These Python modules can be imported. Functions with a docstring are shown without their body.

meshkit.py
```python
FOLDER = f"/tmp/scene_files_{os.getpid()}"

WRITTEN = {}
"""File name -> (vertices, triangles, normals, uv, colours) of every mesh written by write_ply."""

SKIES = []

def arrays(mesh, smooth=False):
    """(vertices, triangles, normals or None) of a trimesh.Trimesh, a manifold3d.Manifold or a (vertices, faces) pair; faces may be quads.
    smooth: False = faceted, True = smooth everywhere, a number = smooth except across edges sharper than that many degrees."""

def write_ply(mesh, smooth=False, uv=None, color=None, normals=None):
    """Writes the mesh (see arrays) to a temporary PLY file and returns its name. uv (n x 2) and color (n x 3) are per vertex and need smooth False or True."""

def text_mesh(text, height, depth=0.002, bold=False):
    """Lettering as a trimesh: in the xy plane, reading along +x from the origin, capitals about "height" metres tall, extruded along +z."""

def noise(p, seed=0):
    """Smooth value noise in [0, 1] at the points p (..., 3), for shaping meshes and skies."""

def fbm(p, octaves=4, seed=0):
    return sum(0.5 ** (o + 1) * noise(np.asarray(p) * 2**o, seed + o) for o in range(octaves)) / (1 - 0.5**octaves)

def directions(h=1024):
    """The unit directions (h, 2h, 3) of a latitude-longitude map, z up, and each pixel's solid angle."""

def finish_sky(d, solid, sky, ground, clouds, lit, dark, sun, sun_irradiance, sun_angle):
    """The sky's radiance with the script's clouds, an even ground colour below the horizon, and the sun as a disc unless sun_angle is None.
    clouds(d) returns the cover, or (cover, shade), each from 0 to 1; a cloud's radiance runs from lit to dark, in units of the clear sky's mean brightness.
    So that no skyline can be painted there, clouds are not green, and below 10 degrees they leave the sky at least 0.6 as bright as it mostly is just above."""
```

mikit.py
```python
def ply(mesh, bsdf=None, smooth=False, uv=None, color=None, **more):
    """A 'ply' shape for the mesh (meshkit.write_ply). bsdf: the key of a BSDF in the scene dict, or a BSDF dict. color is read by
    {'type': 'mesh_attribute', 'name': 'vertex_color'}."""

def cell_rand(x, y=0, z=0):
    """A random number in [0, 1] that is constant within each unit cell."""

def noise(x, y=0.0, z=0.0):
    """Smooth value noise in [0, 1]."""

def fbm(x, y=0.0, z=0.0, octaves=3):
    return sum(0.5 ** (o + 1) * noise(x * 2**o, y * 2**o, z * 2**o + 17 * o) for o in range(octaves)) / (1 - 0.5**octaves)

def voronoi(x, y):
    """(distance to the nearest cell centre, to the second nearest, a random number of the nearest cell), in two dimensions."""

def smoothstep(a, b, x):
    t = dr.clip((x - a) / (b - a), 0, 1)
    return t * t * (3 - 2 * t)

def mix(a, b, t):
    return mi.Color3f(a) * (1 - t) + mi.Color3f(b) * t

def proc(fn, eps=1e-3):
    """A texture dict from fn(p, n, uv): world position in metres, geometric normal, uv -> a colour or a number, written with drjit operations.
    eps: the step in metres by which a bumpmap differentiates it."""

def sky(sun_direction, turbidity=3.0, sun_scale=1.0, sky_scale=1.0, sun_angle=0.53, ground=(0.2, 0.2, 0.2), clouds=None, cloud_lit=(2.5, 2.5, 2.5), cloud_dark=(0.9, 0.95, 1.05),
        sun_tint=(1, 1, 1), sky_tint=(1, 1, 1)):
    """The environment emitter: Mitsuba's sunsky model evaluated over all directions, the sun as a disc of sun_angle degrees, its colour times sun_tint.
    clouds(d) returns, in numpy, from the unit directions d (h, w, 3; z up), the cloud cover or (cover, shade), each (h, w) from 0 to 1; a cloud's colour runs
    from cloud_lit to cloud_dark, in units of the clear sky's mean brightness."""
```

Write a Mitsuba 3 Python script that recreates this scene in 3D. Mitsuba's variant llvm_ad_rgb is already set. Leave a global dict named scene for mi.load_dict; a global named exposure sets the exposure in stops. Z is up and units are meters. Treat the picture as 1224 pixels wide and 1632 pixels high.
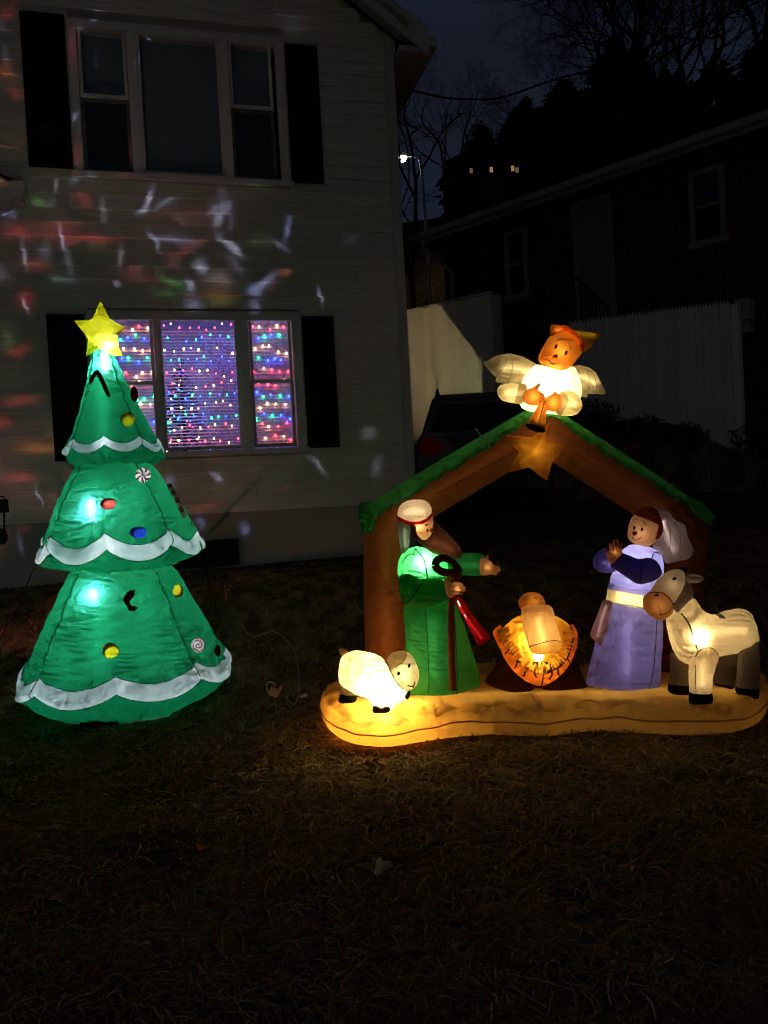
import math, random
import numpy as np, trimesh, shapely, mitsuba as mi, drjit as dr, mikit, meshkit
from shapely.geometry import Polygon, LineString, Point
from scipy.spatial import Delaunay, cKDTree
from scipy.interpolate import LinearNDInterpolator
import scipy.sparse as sp, scipy.sparse.linalg as spl

# ------------------------------------------------------------------ camera, sky, exposure
random.seed(7); rng = np.random.default_rng(7)
T = mi.ScalarTransform4f
scene, labels = {}, {}
exposure = 0.0
FP = 1226.0                                     # focal length in pixels of the 1224 x 1632 frame
PITCH, ROLL = math.radians(-1.3), 0.053
EYE = np.array([0, 0, 1.5])
FWD = np.array([0, math.cos(PITCH), math.sin(PITCH)])
_r0 = np.array([1.0, 0, 0]); _u0 = np.cross(_r0, FWD)
UP = math.cos(ROLL) * _u0 + math.sin(ROLL) * _r0
RIGHT = math.cos(ROLL) * _r0 - math.sin(ROLL) * _u0
scene['camera'] = {'type': 'perspective', 'fov': math.degrees(2 * math.atan(612 / FP)), 'fov_axis': 'x', 'near_clip': 0.05, 'far_clip': 600.0,
                   'to_world': T().look_at(origin=EYE.tolist(), target=(EYE + FWD).tolist(), up=UP.tolist())}


def night_clouds(d):
    n = meshkit.fbm(d * np.array([5, 5, 11.0]), 4, 3)
    return np.full(d.shape[:2], 0.97), np.clip(.15 + 1.5 * d[..., 2] + 1.2 * (n - 0.5), 0, 1)


scene['sky'] = mikit.sky((-0.5, -0.8, 0.12), turbidity=4, sun_scale=0.0, sky_scale=0.30, ground=(.05, .05, .05), clouds=night_clouds,
                         cloud_lit=(0.80, 1.25, 2.7), cloud_dark=(0.66, 0.82, 1.36), sky_tint=(.6, .8, 1.4))
scene['sky']['sampling_weight'] = 1.0


def ray(px, py):
    px, py = np.asarray(px, float), np.asarray(py, float)
    return FWD + ((px - 612) / FP)[..., None] * RIGHT - ((py - 816) / FP)[..., None] * UP


def at(px, py, Y):
    d = ray(px, py)
    return EYE + d * (Y / d[..., 1])[..., None] if np.ndim(px) else EYE + d * (Y / d[1])


def proj(P):
    q = np.asarray(P) - EYE
    z = q @ FWD
    return np.stack([612 + FP * (q @ RIGHT) / z, 816 - FP * (q @ UP) / z], -1)


def hit(px, py, p0, n):
    d = ray(px, py)
    return EYE + d * (((p0 - EYE) @ n) / (d @ n))


# ------------------------------------------------------------------ materials
VC = {'type': 'mesh_attribute', 'name': 'vertex_color'}


def creases(p, n, uv):
    """height in metres of the small pulls and folds of thin nylon"""
    m = mikit.smoothstep(.38, .66, mikit.noise(p.x * 4.5 + 3, p.y * 4.5, p.z * 4.5))
    a = mikit.noise(p.x * 7 + p.z * 5, p.y * 7, p.z * 36 + p.x * 4); b = mikit.noise(p.x * 19 + p.z * 10, p.y * 19, p.z * 13 - p.x * 8)
    return .024 * m * (1 - dr.abs(2 * a - 1)) + .018 * (1 - m) * (1 - dr.abs(2 * b - 1)) + .0006 * mikit.noise(p.x * 130, p.y * 130, p.z * 130)


scene['fabric'] = {'type': 'bumpmap', 'creases': mikit.proc(creases, eps=2e-3), 'scale': 1.0,
                   'bsdf': {'type': 'principledthin', 'base_color': VC, 'roughness': 0.6, 'diff_trans': 1.2, 'spec_trans': 0.2, 'eta': 1.45}}
scene['matte'] = {'type': 'twosided', 'bsdf': {'type': 'diffuse', 'reflectance': VC}}
scene['gloss'] = {'type': 'twosided', 'bsdf': {'type': 'principled', 'base_color': VC, 'roughness': 0.3, 'specular': 0.5}}

scene['car_paint'] = {'type': 'twosided', 'bsdf': {'type': 'principled', 'base_color': VC, 'roughness': 0.1, 'specular': 0.3}}


def siding_col(p, n, uv):
    g = mikit.fbm(p.x * 5, p.y * 5, p.z * 55)
    s = mikit.fbm(p.x * 1.3, p.y * 1.3 + 4, p.z * 0.8)
    v = 0.72 + 0.5 * g * (0.6 + 0.7 * s)
    return mi.Color3f(0.44, 0.43, 0.365) * v


def asphalt_col(p, n, uv):
    return mi.Color3f(0.05, 0.052, 0.056) * (0.6 + 0.8 * mikit.fbm(p.x * 30, p.y * 30))


def soil_col(p, n, uv):
    a = mikit.fbm(p.x * 9, p.y * 9)
    return mikit.mix((0.05, 0.033, 0.017), (0.14, 0.092, 0.045), mikit.smoothstep(.35, .7, a)) * (0.5 + mikit.noise(p.x * 90, p.y * 90))


def roofing_col(p, n, uv):
    return mi.Color3f(0.045, 0.043, 0.042) * (0.6 + 0.8 * mikit.noise(p.x * 8, p.y * 8, p.z * 8))


scene['siding'] = {'type': 'twosided', 'bsdf': {'type': 'principled', 'base_color': mikit.proc(siding_col), 'roughness': 0.55, 'specular': 0.3}}
scene['asphalt'] = {'type': 'diffuse', 'reflectance': mikit.proc(asphalt_col)}
scene['soil'] = {'type': 'twosided', 'bsdf': {'type': 'diffuse', 'reflectance': mikit.proc(soil_col)}}
scene['roofing'] = {'type': 'twosided', 'bsdf': {'type': 'diffuse', 'reflectance': mikit.proc(roofing_col)}}
scene['pane_glass'] = {'type': 'thindielectric', 'int_ior': 1.5}
scene['dark_glass'] = {'type': 'twosided', 'bsdf': {'type': 'principled', 'base_color': {'type': 'rgb', 'value': [.004, .004, .005]}, 'roughness': 0.06, 'specular': 0.6}}


# ------------------------------------------------------------------ helpers
def uniq(key):
    if key not in scene and not any(k.startswith(key + '__') for k in scene):
        return key
    i = 1
    while f'{key}_{i:03d}' in scene or any(k.startswith(f'{key}_{i:03d}__') for k in scene):
        i += 1
    return f'{key}_{i:03d}'


_count = {}


def upart(key):
    c = _count.get(key, 0); _count[key] = c + 1
    return key if c == 0 else f'{key}_{c:03d}'


def tag(key, label=None, cat=None, group=None, kind=None):
    d = labels.setdefault(key, {})
    for a, b in (('label', label), ('category', cat), ('group', group), ('kind', kind)):
        if b: d[a] = b


def vf(m):
    if isinstance(m, trimesh.Trimesh): return np.array(m.vertices), np.array(m.faces)
    if hasattr(m, 'to_mesh'):
        q = m.to_mesh(); return np.array(q.vert_properties[:, :3]), np.array(q.tri_verts)
    v, f = np.asarray(m[0], float), np.asarray(m[1], int)
    if f.shape[1] == 4: f = np.vstack([f[:, [0, 1, 2]], f[:, [0, 2, 3]]])
    return v, f


def join(ms):
    vs, fs, o = [], [], 0
    for m in ms:
        v, f = vf(m); vs.append(v); fs.append(f + o); o += len(v)
    return np.vstack(vs), np.vstack(fs)


def add(key, mesh, color=(.5, .5, .5), mat='matte', smooth=True, var=0.0, fr=30.0, colors=None, **more):
    v, f = vf(mesh)
    key = upart(key)
    if mat in ('siding', 'asphalt', 'soil', 'roofing', 'pane_glass', 'dark_glass'):
        scene[key] = mikit.ply((v, f), mat, smooth=smooth, **more); return key
    if colors is None:
        colors = np.broadcast_to(np.asarray(color, float), v.shape).copy()
        if var: colors = colors * (1 + var * (2 * meshkit.noise(v * fr, 5) - 1))[:, None]
    scene[key] = mikit.ply((v, f), mat, smooth=bool(smooth), color=np.clip(colors, 0, 1), **more)
    return key


def emit(key, mesh, rgb, sw=1.0):
    key = upart(key); v, f = vf(mesh)
    scene[key] = mikit.ply((v, f), 'matte', color=np.full(v.shape, .3), emitter={'type': 'area', 'radiance': {'type': 'rgb', 'value': list(rgb)}, 'sampling_weight': sw})
    return key


def lamp(key, pos, rgb, r=0.028, sw=1.0, R=0.05):
    """a round lit globe of radius R, added in places where no bulb hangs; rgb is its radiance had it been of radius r"""
    key = upart(key); rgb = np.asarray(rgb) * (r / R) ** 2; r = R
    scene[key] = {'type': 'sphere', 'center': [float(x) for x in pos], 'radius': r, 'bsdf': {'type': 'diffuse', 'reflectance': {'type': 'rgb', 'value': [.3, .3, .3]}},
                  'emitter': {'type': 'area', 'radiance': {'type': 'rgb', 'value': list(rgb)}, 'sampling_weight': sw}}
    return key


def strip(key, pts, Y, rgb, r=.008, sw=.5, n=30):
    """a thin lit tube added inside the cloth to make it glow, through frame points at depth Y"""
    p = np.array([at(a, b, Y) for a, b in pts]); return emit(key, tube(spline(p, n), r, 8), rgb, sw)


class Frame:
    """axes u (along), n (outward), z up at an origin"""
    def __init__(s, o, u, n):
        s.o, s.u, s.n, s.w = np.array(o, float), np.array(u, float), np.array(n, float), np.array([0, 0, 1.0])

    def p(s, u, z, n=0.0):
        return s.o + s.u * u + s.n * n + s.w * z

    def box(s, u0, u1, z0, z1, n0, n1, bev=0.0):
        if bev:
            return s.prism([(u0 + bev, z0), (u1 - bev, z0), (u1, z0 + bev), (u1, z1 - bev), (u1 - bev, z1), (u0 + bev, z1), (u0, z1 - bev), (u0, z0 + bev)], n0, n1)
        v = np.array([s.p(u, z, n) for n in (n0, n1) for z in (z0, z1) for u in (u0, u1)])
        f = [[0, 2, 3, 1], [4, 5, 7, 6], [0, 1, 5, 4], [2, 6, 7, 3], [0, 4, 6, 2], [1, 3, 7, 5]]
        return v, np.array(f)

    def prism(s, uz, n0, n1):
        """polygon in (u, z), convex, extruded along n"""
        k = len(uz)
        v = np.array([s.p(a, b, n0) for a, b in uz] + [s.p(a, b, n1) for a, b in uz])
        f = [[i, (i + 1) % k, k + (i + 1) % k] for i in range(k)] + [[i, k + (i + 1) % k, k + i] for i in range(k)]
        f += [[0, i + 1, i] for i in range(1, k - 1)] + [[k, k + i, k + i + 1] for i in range(1, k - 1)]
        return v, np.array(f)

    def side(s, nz, u0, u1):
        """polygon in (n, z), convex, extruded along u"""
        k = len(nz)
        v = np.array([s.p(u0, b, a) for a, b in nz] + [s.p(u1, b, a) for a, b in nz])
        f = [[i, (i + 1) % k, k + (i + 1) % k] for i in range(k)] + [[i, k + (i + 1) % k, k + i] for i in range(k)]
        f += [[0, i + 1, i] for i in range(1, k - 1)] + [[k, k + i, k + i + 1] for i in range(1, k - 1)]
        return v, np.array(f)


def tube(pts, r, sides=8, caps=True):
    p = np.asarray(pts, float); n = len(p); r = np.broadcast_to(r, (n,))
    t = np.gradient(p, axis=0); t /= np.linalg.norm(t, axis=1, keepdims=True) + 1e-12
    ref = np.array([0, 0, 1.0]) if abs(t[:, 2]).mean() < .9 else np.array([1.0, 0, 0])
    a = np.cross(t, ref); a /= np.linalg.norm(a, axis=1, keepdims=True) + 1e-12
    b = np.cross(t, a); g = np.arange(sides) * 2 * np.pi / sides
    v = (p[:, None] + r[:, None, None] * (np.cos(g)[None, :, None] * a[:, None] + np.sin(g)[None, :, None] * b[:, None])).reshape(-1, 3)
    i, j = np.meshgrid(np.arange(n - 1), np.arange(sides), indexing='ij')
    q = np.stack([i * sides + j, i * sides + (j + 1) % sides, (i + 1) * sides + (j + 1) % sides, (i + 1) * sides + j], -1).reshape(-1, 4)
    f = np.vstack([q[:, [0, 1, 2]], q[:, [0, 2, 3]]])
    if caps:
        v = np.vstack([v, p[:1], p[-1:]]); m = n * sides
        jj = np.arange(sides); k = (jj + 1) % sides
        f = np.vstack([f, np.stack([k, jj, np.full(sides, m)], 1), np.stack([(n - 1) * sides + jj, (n - 1) * sides + k, np.full(sides, m + 1)], 1)])
    return v, f


def spline(pts, n=60, closed=False):
    p = np.asarray(pts, float)
    if closed: p = np.vstack([p[-1:], p, p[:2]])
    else: p = np.vstack([2 * p[:1] - p[1:2], p, 2 * p[-1:] - p[-2:-1]])
    segs = len(p) - 3; t = np.linspace(0, segs, n, endpoint=not closed); i = np.minimum(t.astype(int), segs - 1); u = (t - i)[:, None]
    a, b, c, d = p[i], p[i + 1], p[i + 2], p[i + 3]
    return 0.5 * (2 * b + (c - a) * u + (2 * a - 5 * b + 4 * c - d) * u ** 2 + (3 * b - a - 3 * c + d) * u ** 3)


def ball(c, r, sub=2):
    m = trimesh.creation.icosphere(sub); return np.array(m.vertices) * np.asarray(r) + np.asarray(c), np.array(m.faces)


class Puff:
    """An air-filled cloth shape sewn from an outline: the outline is meshed and blown up by the membrane equation, so that its cross sections are round.
    Outline in frame pixels at world depth Y (or, with flat=True, in metres on the ground)."""
    def __init__(s, outline, Y=None, k=1.0, kb=None, step=3.0, smooth=True, regions=(), pucker=(0.9, 7.0, 0.22), broad=(0.0, .02, .02), seed=1, flat=None, cap=None):
        s.Y, s.flat = Y, flat
        s.sc = 1.0 if flat is not None else Y / FP
        o = np.asarray(outline if not isinstance(outline, Polygon) else outline.exterior.coords[:-1], float)
        if smooth: o = spline(o, max(40, len(o) * 10), True)
        poly = Polygon(o).buffer(0)
        if poly.geom_type == 'MultiPolygon': poly = max(poly.geoms, key=lambda g: g.area)
        poly = Polygon(poly.exterior); s.poly = poly; ext = poly.exterior
        nb = max(16, int(ext.length / step)); bp = np.array([ext.interpolate(q, normalized=True).coords[0] for q in np.arange(nb) / nb])
        if not smooth:
            vx = np.array(ext.coords[:-1]); dd = cKDTree(vx).query(bp)[0]; bp = np.vstack([vx, bp[dd > .4 * step]])
        fixed = [bp]
        for rg in regions:
            for g in ([rg] if rg.geom_type == 'Polygon' else rg.geoms):
                e = g.exterior; m = max(8, int(e.length / (step * .7))); rp = np.array([e.interpolate(q, normalized=True).coords[0] for q in np.arange(m) / m])
                ins = shapely.contains_xy(poly.buffer(-.45 * step), rp[:, 0], rp[:, 1]); fixed.append(rp[ins])
        fx = np.vstack(fixed)
        x0, y0, x1, y1 = poly.bounds
        gx, gy = np.meshgrid(np.arange(x0, x1, step), np.arange(y0, y1, step * .866)); gx = gx + (np.arange(len(gx)) % 2)[:, None] * step / 2
        g = np.stack([gx.ravel(), gy.ravel()], 1); g = g + np.random.default_rng(seed).uniform(-.12, .12, g.shape) * step
        g = g[shapely.contains_xy(poly.buffer(-.5 * step), g[:, 0], g[:, 1])]
        g = g[cKDTree(fx).query(g)[0] > .55 * step]
        P = np.vstack([fx, g]); tri = Delaunay(P).simplices
        c = P[tri].mean(1); e1, e2 = P[tri[:, 1]] - P[tri[:, 0]], P[tri[:, 2]] - P[tri[:, 0]]
        ar = (e1[:, 0] * e2[:, 1] - e1[:, 1] * e2[:, 0]) / 2
        ok = shapely.contains_xy(poly, c[:, 0], c[:, 1]) & (abs(ar) > 1e-4 * step * step); tri, ar = tri[ok], ar[ok]
        tri[ar < 0] = tri[ar < 0][:, ::-1]; ar = abs(ar)
        s.P, s.tri, nbd = P, tri, len(bp)
        # membrane: laplace u = -2, u = 0 on the outline
        n = len(P); I, J, V = [], [], []
        for a in range(3):
            b, cc = (a + 1) % 3, (a + 2) % 3
            eb, ec = P[tri[:, b]] - P[tri[:, a]], P[tri[:, cc]] - P[tri[:, a]]
            cot = (eb * ec).sum(1) / (2 * ar) * .5
            I += [tri[:, b], tri[:, cc], tri[:, b], tri[:, cc]]; J += [tri[:, cc], tri[:, b], tri[:, b], tri[:, cc]]; V += [-cot, -cot, cot, cot]
        K = sp.csr_matrix((np.concatenate(V), (np.concatenate(I), np.concatenate(J))), (n, n))
        rhs = np.zeros(n)
        for a in range(3): np.add.at(rhs, tri[:, a], 2 * ar / 3)
        used = np.zeros(n, bool); used[tri.ravel()] = True; used[:nbd] = False; fr = np.where(used)[0]
        u = np.zeros(n); u[fr] = spl.spsolve(K[fr][:, fr].tocsc(), rhs[fr])
        h = np.sqrt(np.maximum(u, 0))
        if cap: h = cap * (1 - np.exp(-h / cap * 1.25))
        s.hb = h * (k if kb is None else kb)
        d = shapely.distance(shapely.points(P), ext); sp_ = shapely.line_locate_point(ext, shapely.points(P)); s.d = d
        A, lam, fq = pucker; A = A * 1.6
        w = np.exp(-d / lam) * np.minimum(1, d / (0.35 * lam)) * (2 * meshkit.noise(np.stack([sp_ * fq, d * fq * .25, 0 * d], 1), seed) - 1) * A
        w += np.exp(-d / (2.5 * lam)) * np.minimum(1, d / lam) * (2 * meshkit.noise(np.stack([sp_ * fq * .45, d * fq * .2, 0 * d], 1), seed + 9) - 1) * A * .9
        B, fx_, fy_ = broad
        if B: w += B * np.minimum(1, d / lam) * (2 * meshkit.fbm(np.stack([P[:, 0] * fx_, P[:, 1] * fy_, 0 * d], 1), 3, seed + 3) - 1)
        s.h = h * k + w; s.h[:nbd] = 0; s.hb[:nbd] = 0; s.nbd = nbd
        s.itp = LinearNDInterpolator(P, s.h, fill_value=0.0)

    def base(s, p):
        if s.flat is not None: return np.stack([p[:, 0], p[:, 1], np.full(len(p), s.flat)], 1)
        return at(p[:, 0], p[:, 1], s.Y)

    def dirn(s): return np.array([0, 0, 1.0]) if s.flat is not None else -FWD

    def front(s, p, off=0.0):
        p = np.atleast_2d(np.asarray(p, float)); return s.base(p) + s.dirn() * ((s.itp(p) + off) * s.sc)[:, None]

    def shell(s, region=None, outside=None, off=0.0, back=True):
        c = s.P[s.tri].mean(1); keep = np.ones(len(s.tri), bool)
        if region is not None: keep &= shapely.contains_xy(region, c[:, 0], c[:, 1])
        if outside is not None: keep &= ~shapely.contains_xy(outside, c[:, 0], c[:, 1])
        b = s.base(s.P); n = len(s.P); ob = np.where(np.arange(n) < s.nbd, 0, 1.0)
        v1 = b + s.dirn() * ((s.h + off) * s.sc)[:, None]; v2 = b - s.dirn() * ((s.hb + off * .999 + 0 * ob) * s.sc)[:, None]
        f1 = s.tri[keep][:, ::-1] if s.flat is None else s.tri[keep]
        V, Fc = v1, f1
        if back:
            m = np.arange(n) + n
            if off == 0: m[:s.nbd] = np.arange(s.nbd)
            V = np.vstack([v1, v2]); Fc = np.vstack([f1, m[f1[:, ::-1]]])
        us, inv = np.unique(Fc.ravel(), return_inverse=True)
        return V[us], inv.reshape(-1, 3)

    def part(s, key, color, region=None, outside=None, off=0.0, back=True, mat='fabric', var=.06):
        return add(key, s.shell(region, outside, off, back), color, mat, True, var, 12.0)

    def seam(s, key, pts, color=(.02, .015, .01), r=0.65, smooth=True, mat='matte', off=0.3):
        p = np.asarray(pts, float)
        L = np.linalg.norm(np.diff(p, axis=0), axis=1).sum(); n = max(4, int(L / 2.5))
        p = spline(p, n) if smooth and len(p) > 2 else np.stack([np.interp(np.linspace(0, 1, n), np.linspace(0, 1, len(p)), p[:, i]) for i in (0, 1)], 1)
        jit = 1 + .3 * (2 * meshkit.noise(np.stack([p[:, 0] * .4, p[:, 1] * .4, 0 * p[:, 0]], 1), 4) - 1)
        return add(key, tube(s.front(p, off), r * s.sc * jit, 6), color, mat)

    def patch(s, key, pts, color, off=0.6, mat='matte', smooth=True, step=1.2, bulge=0.0):
        o = spline(pts, max(24, 8 * len(pts)), True) if smooth else np.asarray(pts, float)
        g = Polygon(o).buffer(0); e = g.exterior; m = max(16, int(e.length / step))
        bp = np.array([e.interpolate(q, normalized=True).coords[0] for q in np.arange(m) / m])
        x0, y0, x1, y1 = g.bounds; gx, gy = np.meshgrid(np.arange(x0, x1, step), np.arange(y0, y1, step)); q = np.stack([gx.ravel(), gy.ravel()], 1)
        q = q[shapely.contains_xy(g.buffer(-.4 * step), q[:, 0], q[:, 1])]; P = np.vstack([bp, q]); t = Delaunay(P).simplices; c = P[t].mean(1); t = t[shapely.contains_xy(g, c[:, 0], c[:, 1])]
        d = shapely.distance(shapely.points(P), e); dm = max(d.max(), 1e-6)
        n = len(P); v1 = s.front(P) + s.dirn() * ((off + bulge * np.sqrt(np.clip(1 - (1 - d / dm) ** 2, 0, 1))) * s.sc)[:, None]
        v2 = s.front(P) - s.dirn() * (.3 * s.sc) * np.ones((n, 1))
        ed = np.arange(m); nx = (ed + 1) % m
        f = np.vstack([t, (t + n)[:, ::-1], np.stack([ed, nx, nx + n], 1), np.stack([ed, nx + n, ed + n], 1)])
        return add(key, (np.vstack([v1, v2]), f), color, mat)


def ellipse(cx, cy, rx, ry, a=0.0, n=20):
    t = np.arange(n) * 2 * np.pi / n; x, y = rx * np.cos(t), ry * np.sin(t)
    return np.stack([cx + x * math.cos(a) - y * math.sin(a), cy + x * math.sin(a) + y * math.cos(a)], 1)


def region(pts, smooth=False):
    return Polygon(spline(pts, 8 * len(pts), True) if smooth else pts).buffer(0)


# ------------------------------------------------------------------ the ground
_yl = [-80, 0, 5.4, 6.4, 7.6, 9, 12, 16, 25, 45, 62, 90, 160]; _zl = [-.2, 0, 0, .25, .78, .88, 1.35, 2.6, 8.0, 17.0, 23.0, 25, 26]
_yr = [-80, 0, 5.5, 6.6, 7.9, 8.6, 11.0, 12.1, 13, 15.5, 18, 25, 45, 62, 90, 160]; _zr = [-.2, 0, 0, .22, .72, .9, 1.28, 2.36, 2.6, 4.1, 5.0, 9.0, 18.0, 27.0, 29, 30]


def G(x, y):
    x, y = np.asarray(x, float), np.asarray(y, float)
    w = np.clip((x - .6) / 2.2, 0, 1); w = w * w * (3 - 2 * w)
    far = np.clip((y - 20) / 20, 0, 1); w2 = np.clip((x - 3) / 10, 0, 1); w2 = w2 * w2 * (3 - 2 * w2); w = w * (1 - far) + w2 * far
    b = np.interp(y, _yl, _zl) * (1 - w) + np.interp(y, _yr, _zr) * w
    p = np.stack([x * .9, y * .9, 0 * x], -1); b = b + .05 * (meshkit.fbm(p, 3, 2) - .5) + np.clip((y - 20) / 20, 0, 1) * 2.0 * (meshkit.fbm(p * .2, 3, 5) - .5)
    return b


def ground_grid(xs, ys, dz=0.0):
    X, Yg = np.meshgrid(xs, ys); V = np.stack([X.ravel(), Yg.ravel(), G(X, Yg).ravel() + dz], 1); a, b = len(ys), len(xs)
    i, j = np.meshgrid(np.arange(a - 1), np.arange(b - 1), indexing='ij'); q = np.stack([i * b + j, i * b + j + 1, (i + 1) * b + j + 1, (i + 1) * b + j], -1).reshape(-1, 4)
    return V, q


_xs = np.unique(np.concatenate([np.arange(-7, 9, .12), np.linspace(-160, -7, 50), np.linspace(9, 160, 50)]))
_ys = np.unique(np.concatenate([np.arange(.5, 17, .12), np.linspace(-80, .5, 25), np.linspace(17, 160, 90)]))
add('lawn', ground_grid(_xs, _ys), mat='soil'); tag('lawn', kind='structure')
add('driveway', ground_grid(np.arange(.95, 9.1, .12), np.arange(8.75, 11.0, .12), .012), mat='asphalt'); tag('driveway', kind='structure')


def blades(n, yr, seed, colors, hgt, wid, lie, keep=None):
    """a mass of grass blades, denser near the camera in step with the picture"""
    r = np.random.default_rng(seed); u = r.uniform(0, 1, n)
    y = 1 / (1 / yr[0] + u * (1 / yr[1] - 1 / yr[0])); x = r.uniform(-.56, .56, n) * y + r.normal(0, .1, n)
    if keep is not None:
        k = keep(x, y); x, y = x[k], y[k]; n = len(x)
    clump = meshkit.fbm(np.stack([x * 5, y * 5, 0 * x], 1), 3, seed)
    h = hgt * (.12 + 1.5 * clump ** 1.5) * r.uniform(.5, 1.4, n); a = r.uniform(0, 2 * np.pi, n); wd = wid * np.sqrt(y / 4) * r.uniform(.6, 1.4, n)
    d = np.stack([np.cos(a), np.sin(a), 0 * a], 1); sd = np.stack([-np.sin(a), np.cos(a), 0 * a], 1)
    b0 = np.stack([x, y, G(x, y) - .004], 1); ln = lie * r.uniform(.4, 1.5, n)
    up = np.array([0, 0, 1.0])
    m1 = b0 + d * (h * ln * .45)[:, None] + up * (h * .62)[:, None]; t1 = b0 + d * (h * ln * 1.3)[:, None] + up * (h * (1 - .3 * np.minimum(ln, 1.6)))[:, None]
    s_ = sd * (wd / 2)[:, None]
    V = np.stack([b0 - s_, b0 + s_, m1 - s_ * .8, m1 + s_ * .8, t1], 1).reshape(-1, 3); o = (np.arange(n) * 5)[:, None]
    f = np.concatenate([o + np.array([[0, 1, 3]]), o + np.array([[0, 3, 2]]), o + np.array([[2, 3, 4]])], 0)
    ci = r.integers(0, len(colors), n); C = np.asarray(colors)[ci] * r.uniform(.4, 1.5, (n, 1)) * (.35 + 1.3 * meshkit.fbm(np.stack([x * 2.2, y * 2.2, 0 * x], 1), 3, seed + 5))[:, None]
    return (V, f), np.repeat(C, 5, 0)


def gnd(px, py, z):
    d = ray(px, py); P = EYE + d * ((z - EYE[2]) / d[2]); return P[0], P[1]


# footprint of the stable's base cushion on the ground
FOOT = [gnd(*p, .09) for p in [(512, 1120), (517, 1144), (545, 1165), (580, 1172), (625, 1173), (700, 1159), (780, 1152), (850, 1156), (880, 1155), (950, 1147), (1020, 1150), (1100, 1153), (1160, 1151), (1205, 1140), (1226, 1118)]]
FOOT += [gnd(*p, .09) for p in [(1222, 1092), (1185, 1077), (1100, 1071), (1000, 1072), (930, 1077), (850, 1071), (760, 1072), (680, 1080), (600, 1086), (545, 1096)]]
_foot = Polygon(spline(FOOT, 120, True)).buffer(.0)


def not_base(x, y):
    return ~shapely.contains_xy(_foot, x, y) & ~((x + 1.95) ** 2 + (y - 5.75) ** 2 < .3)


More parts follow.
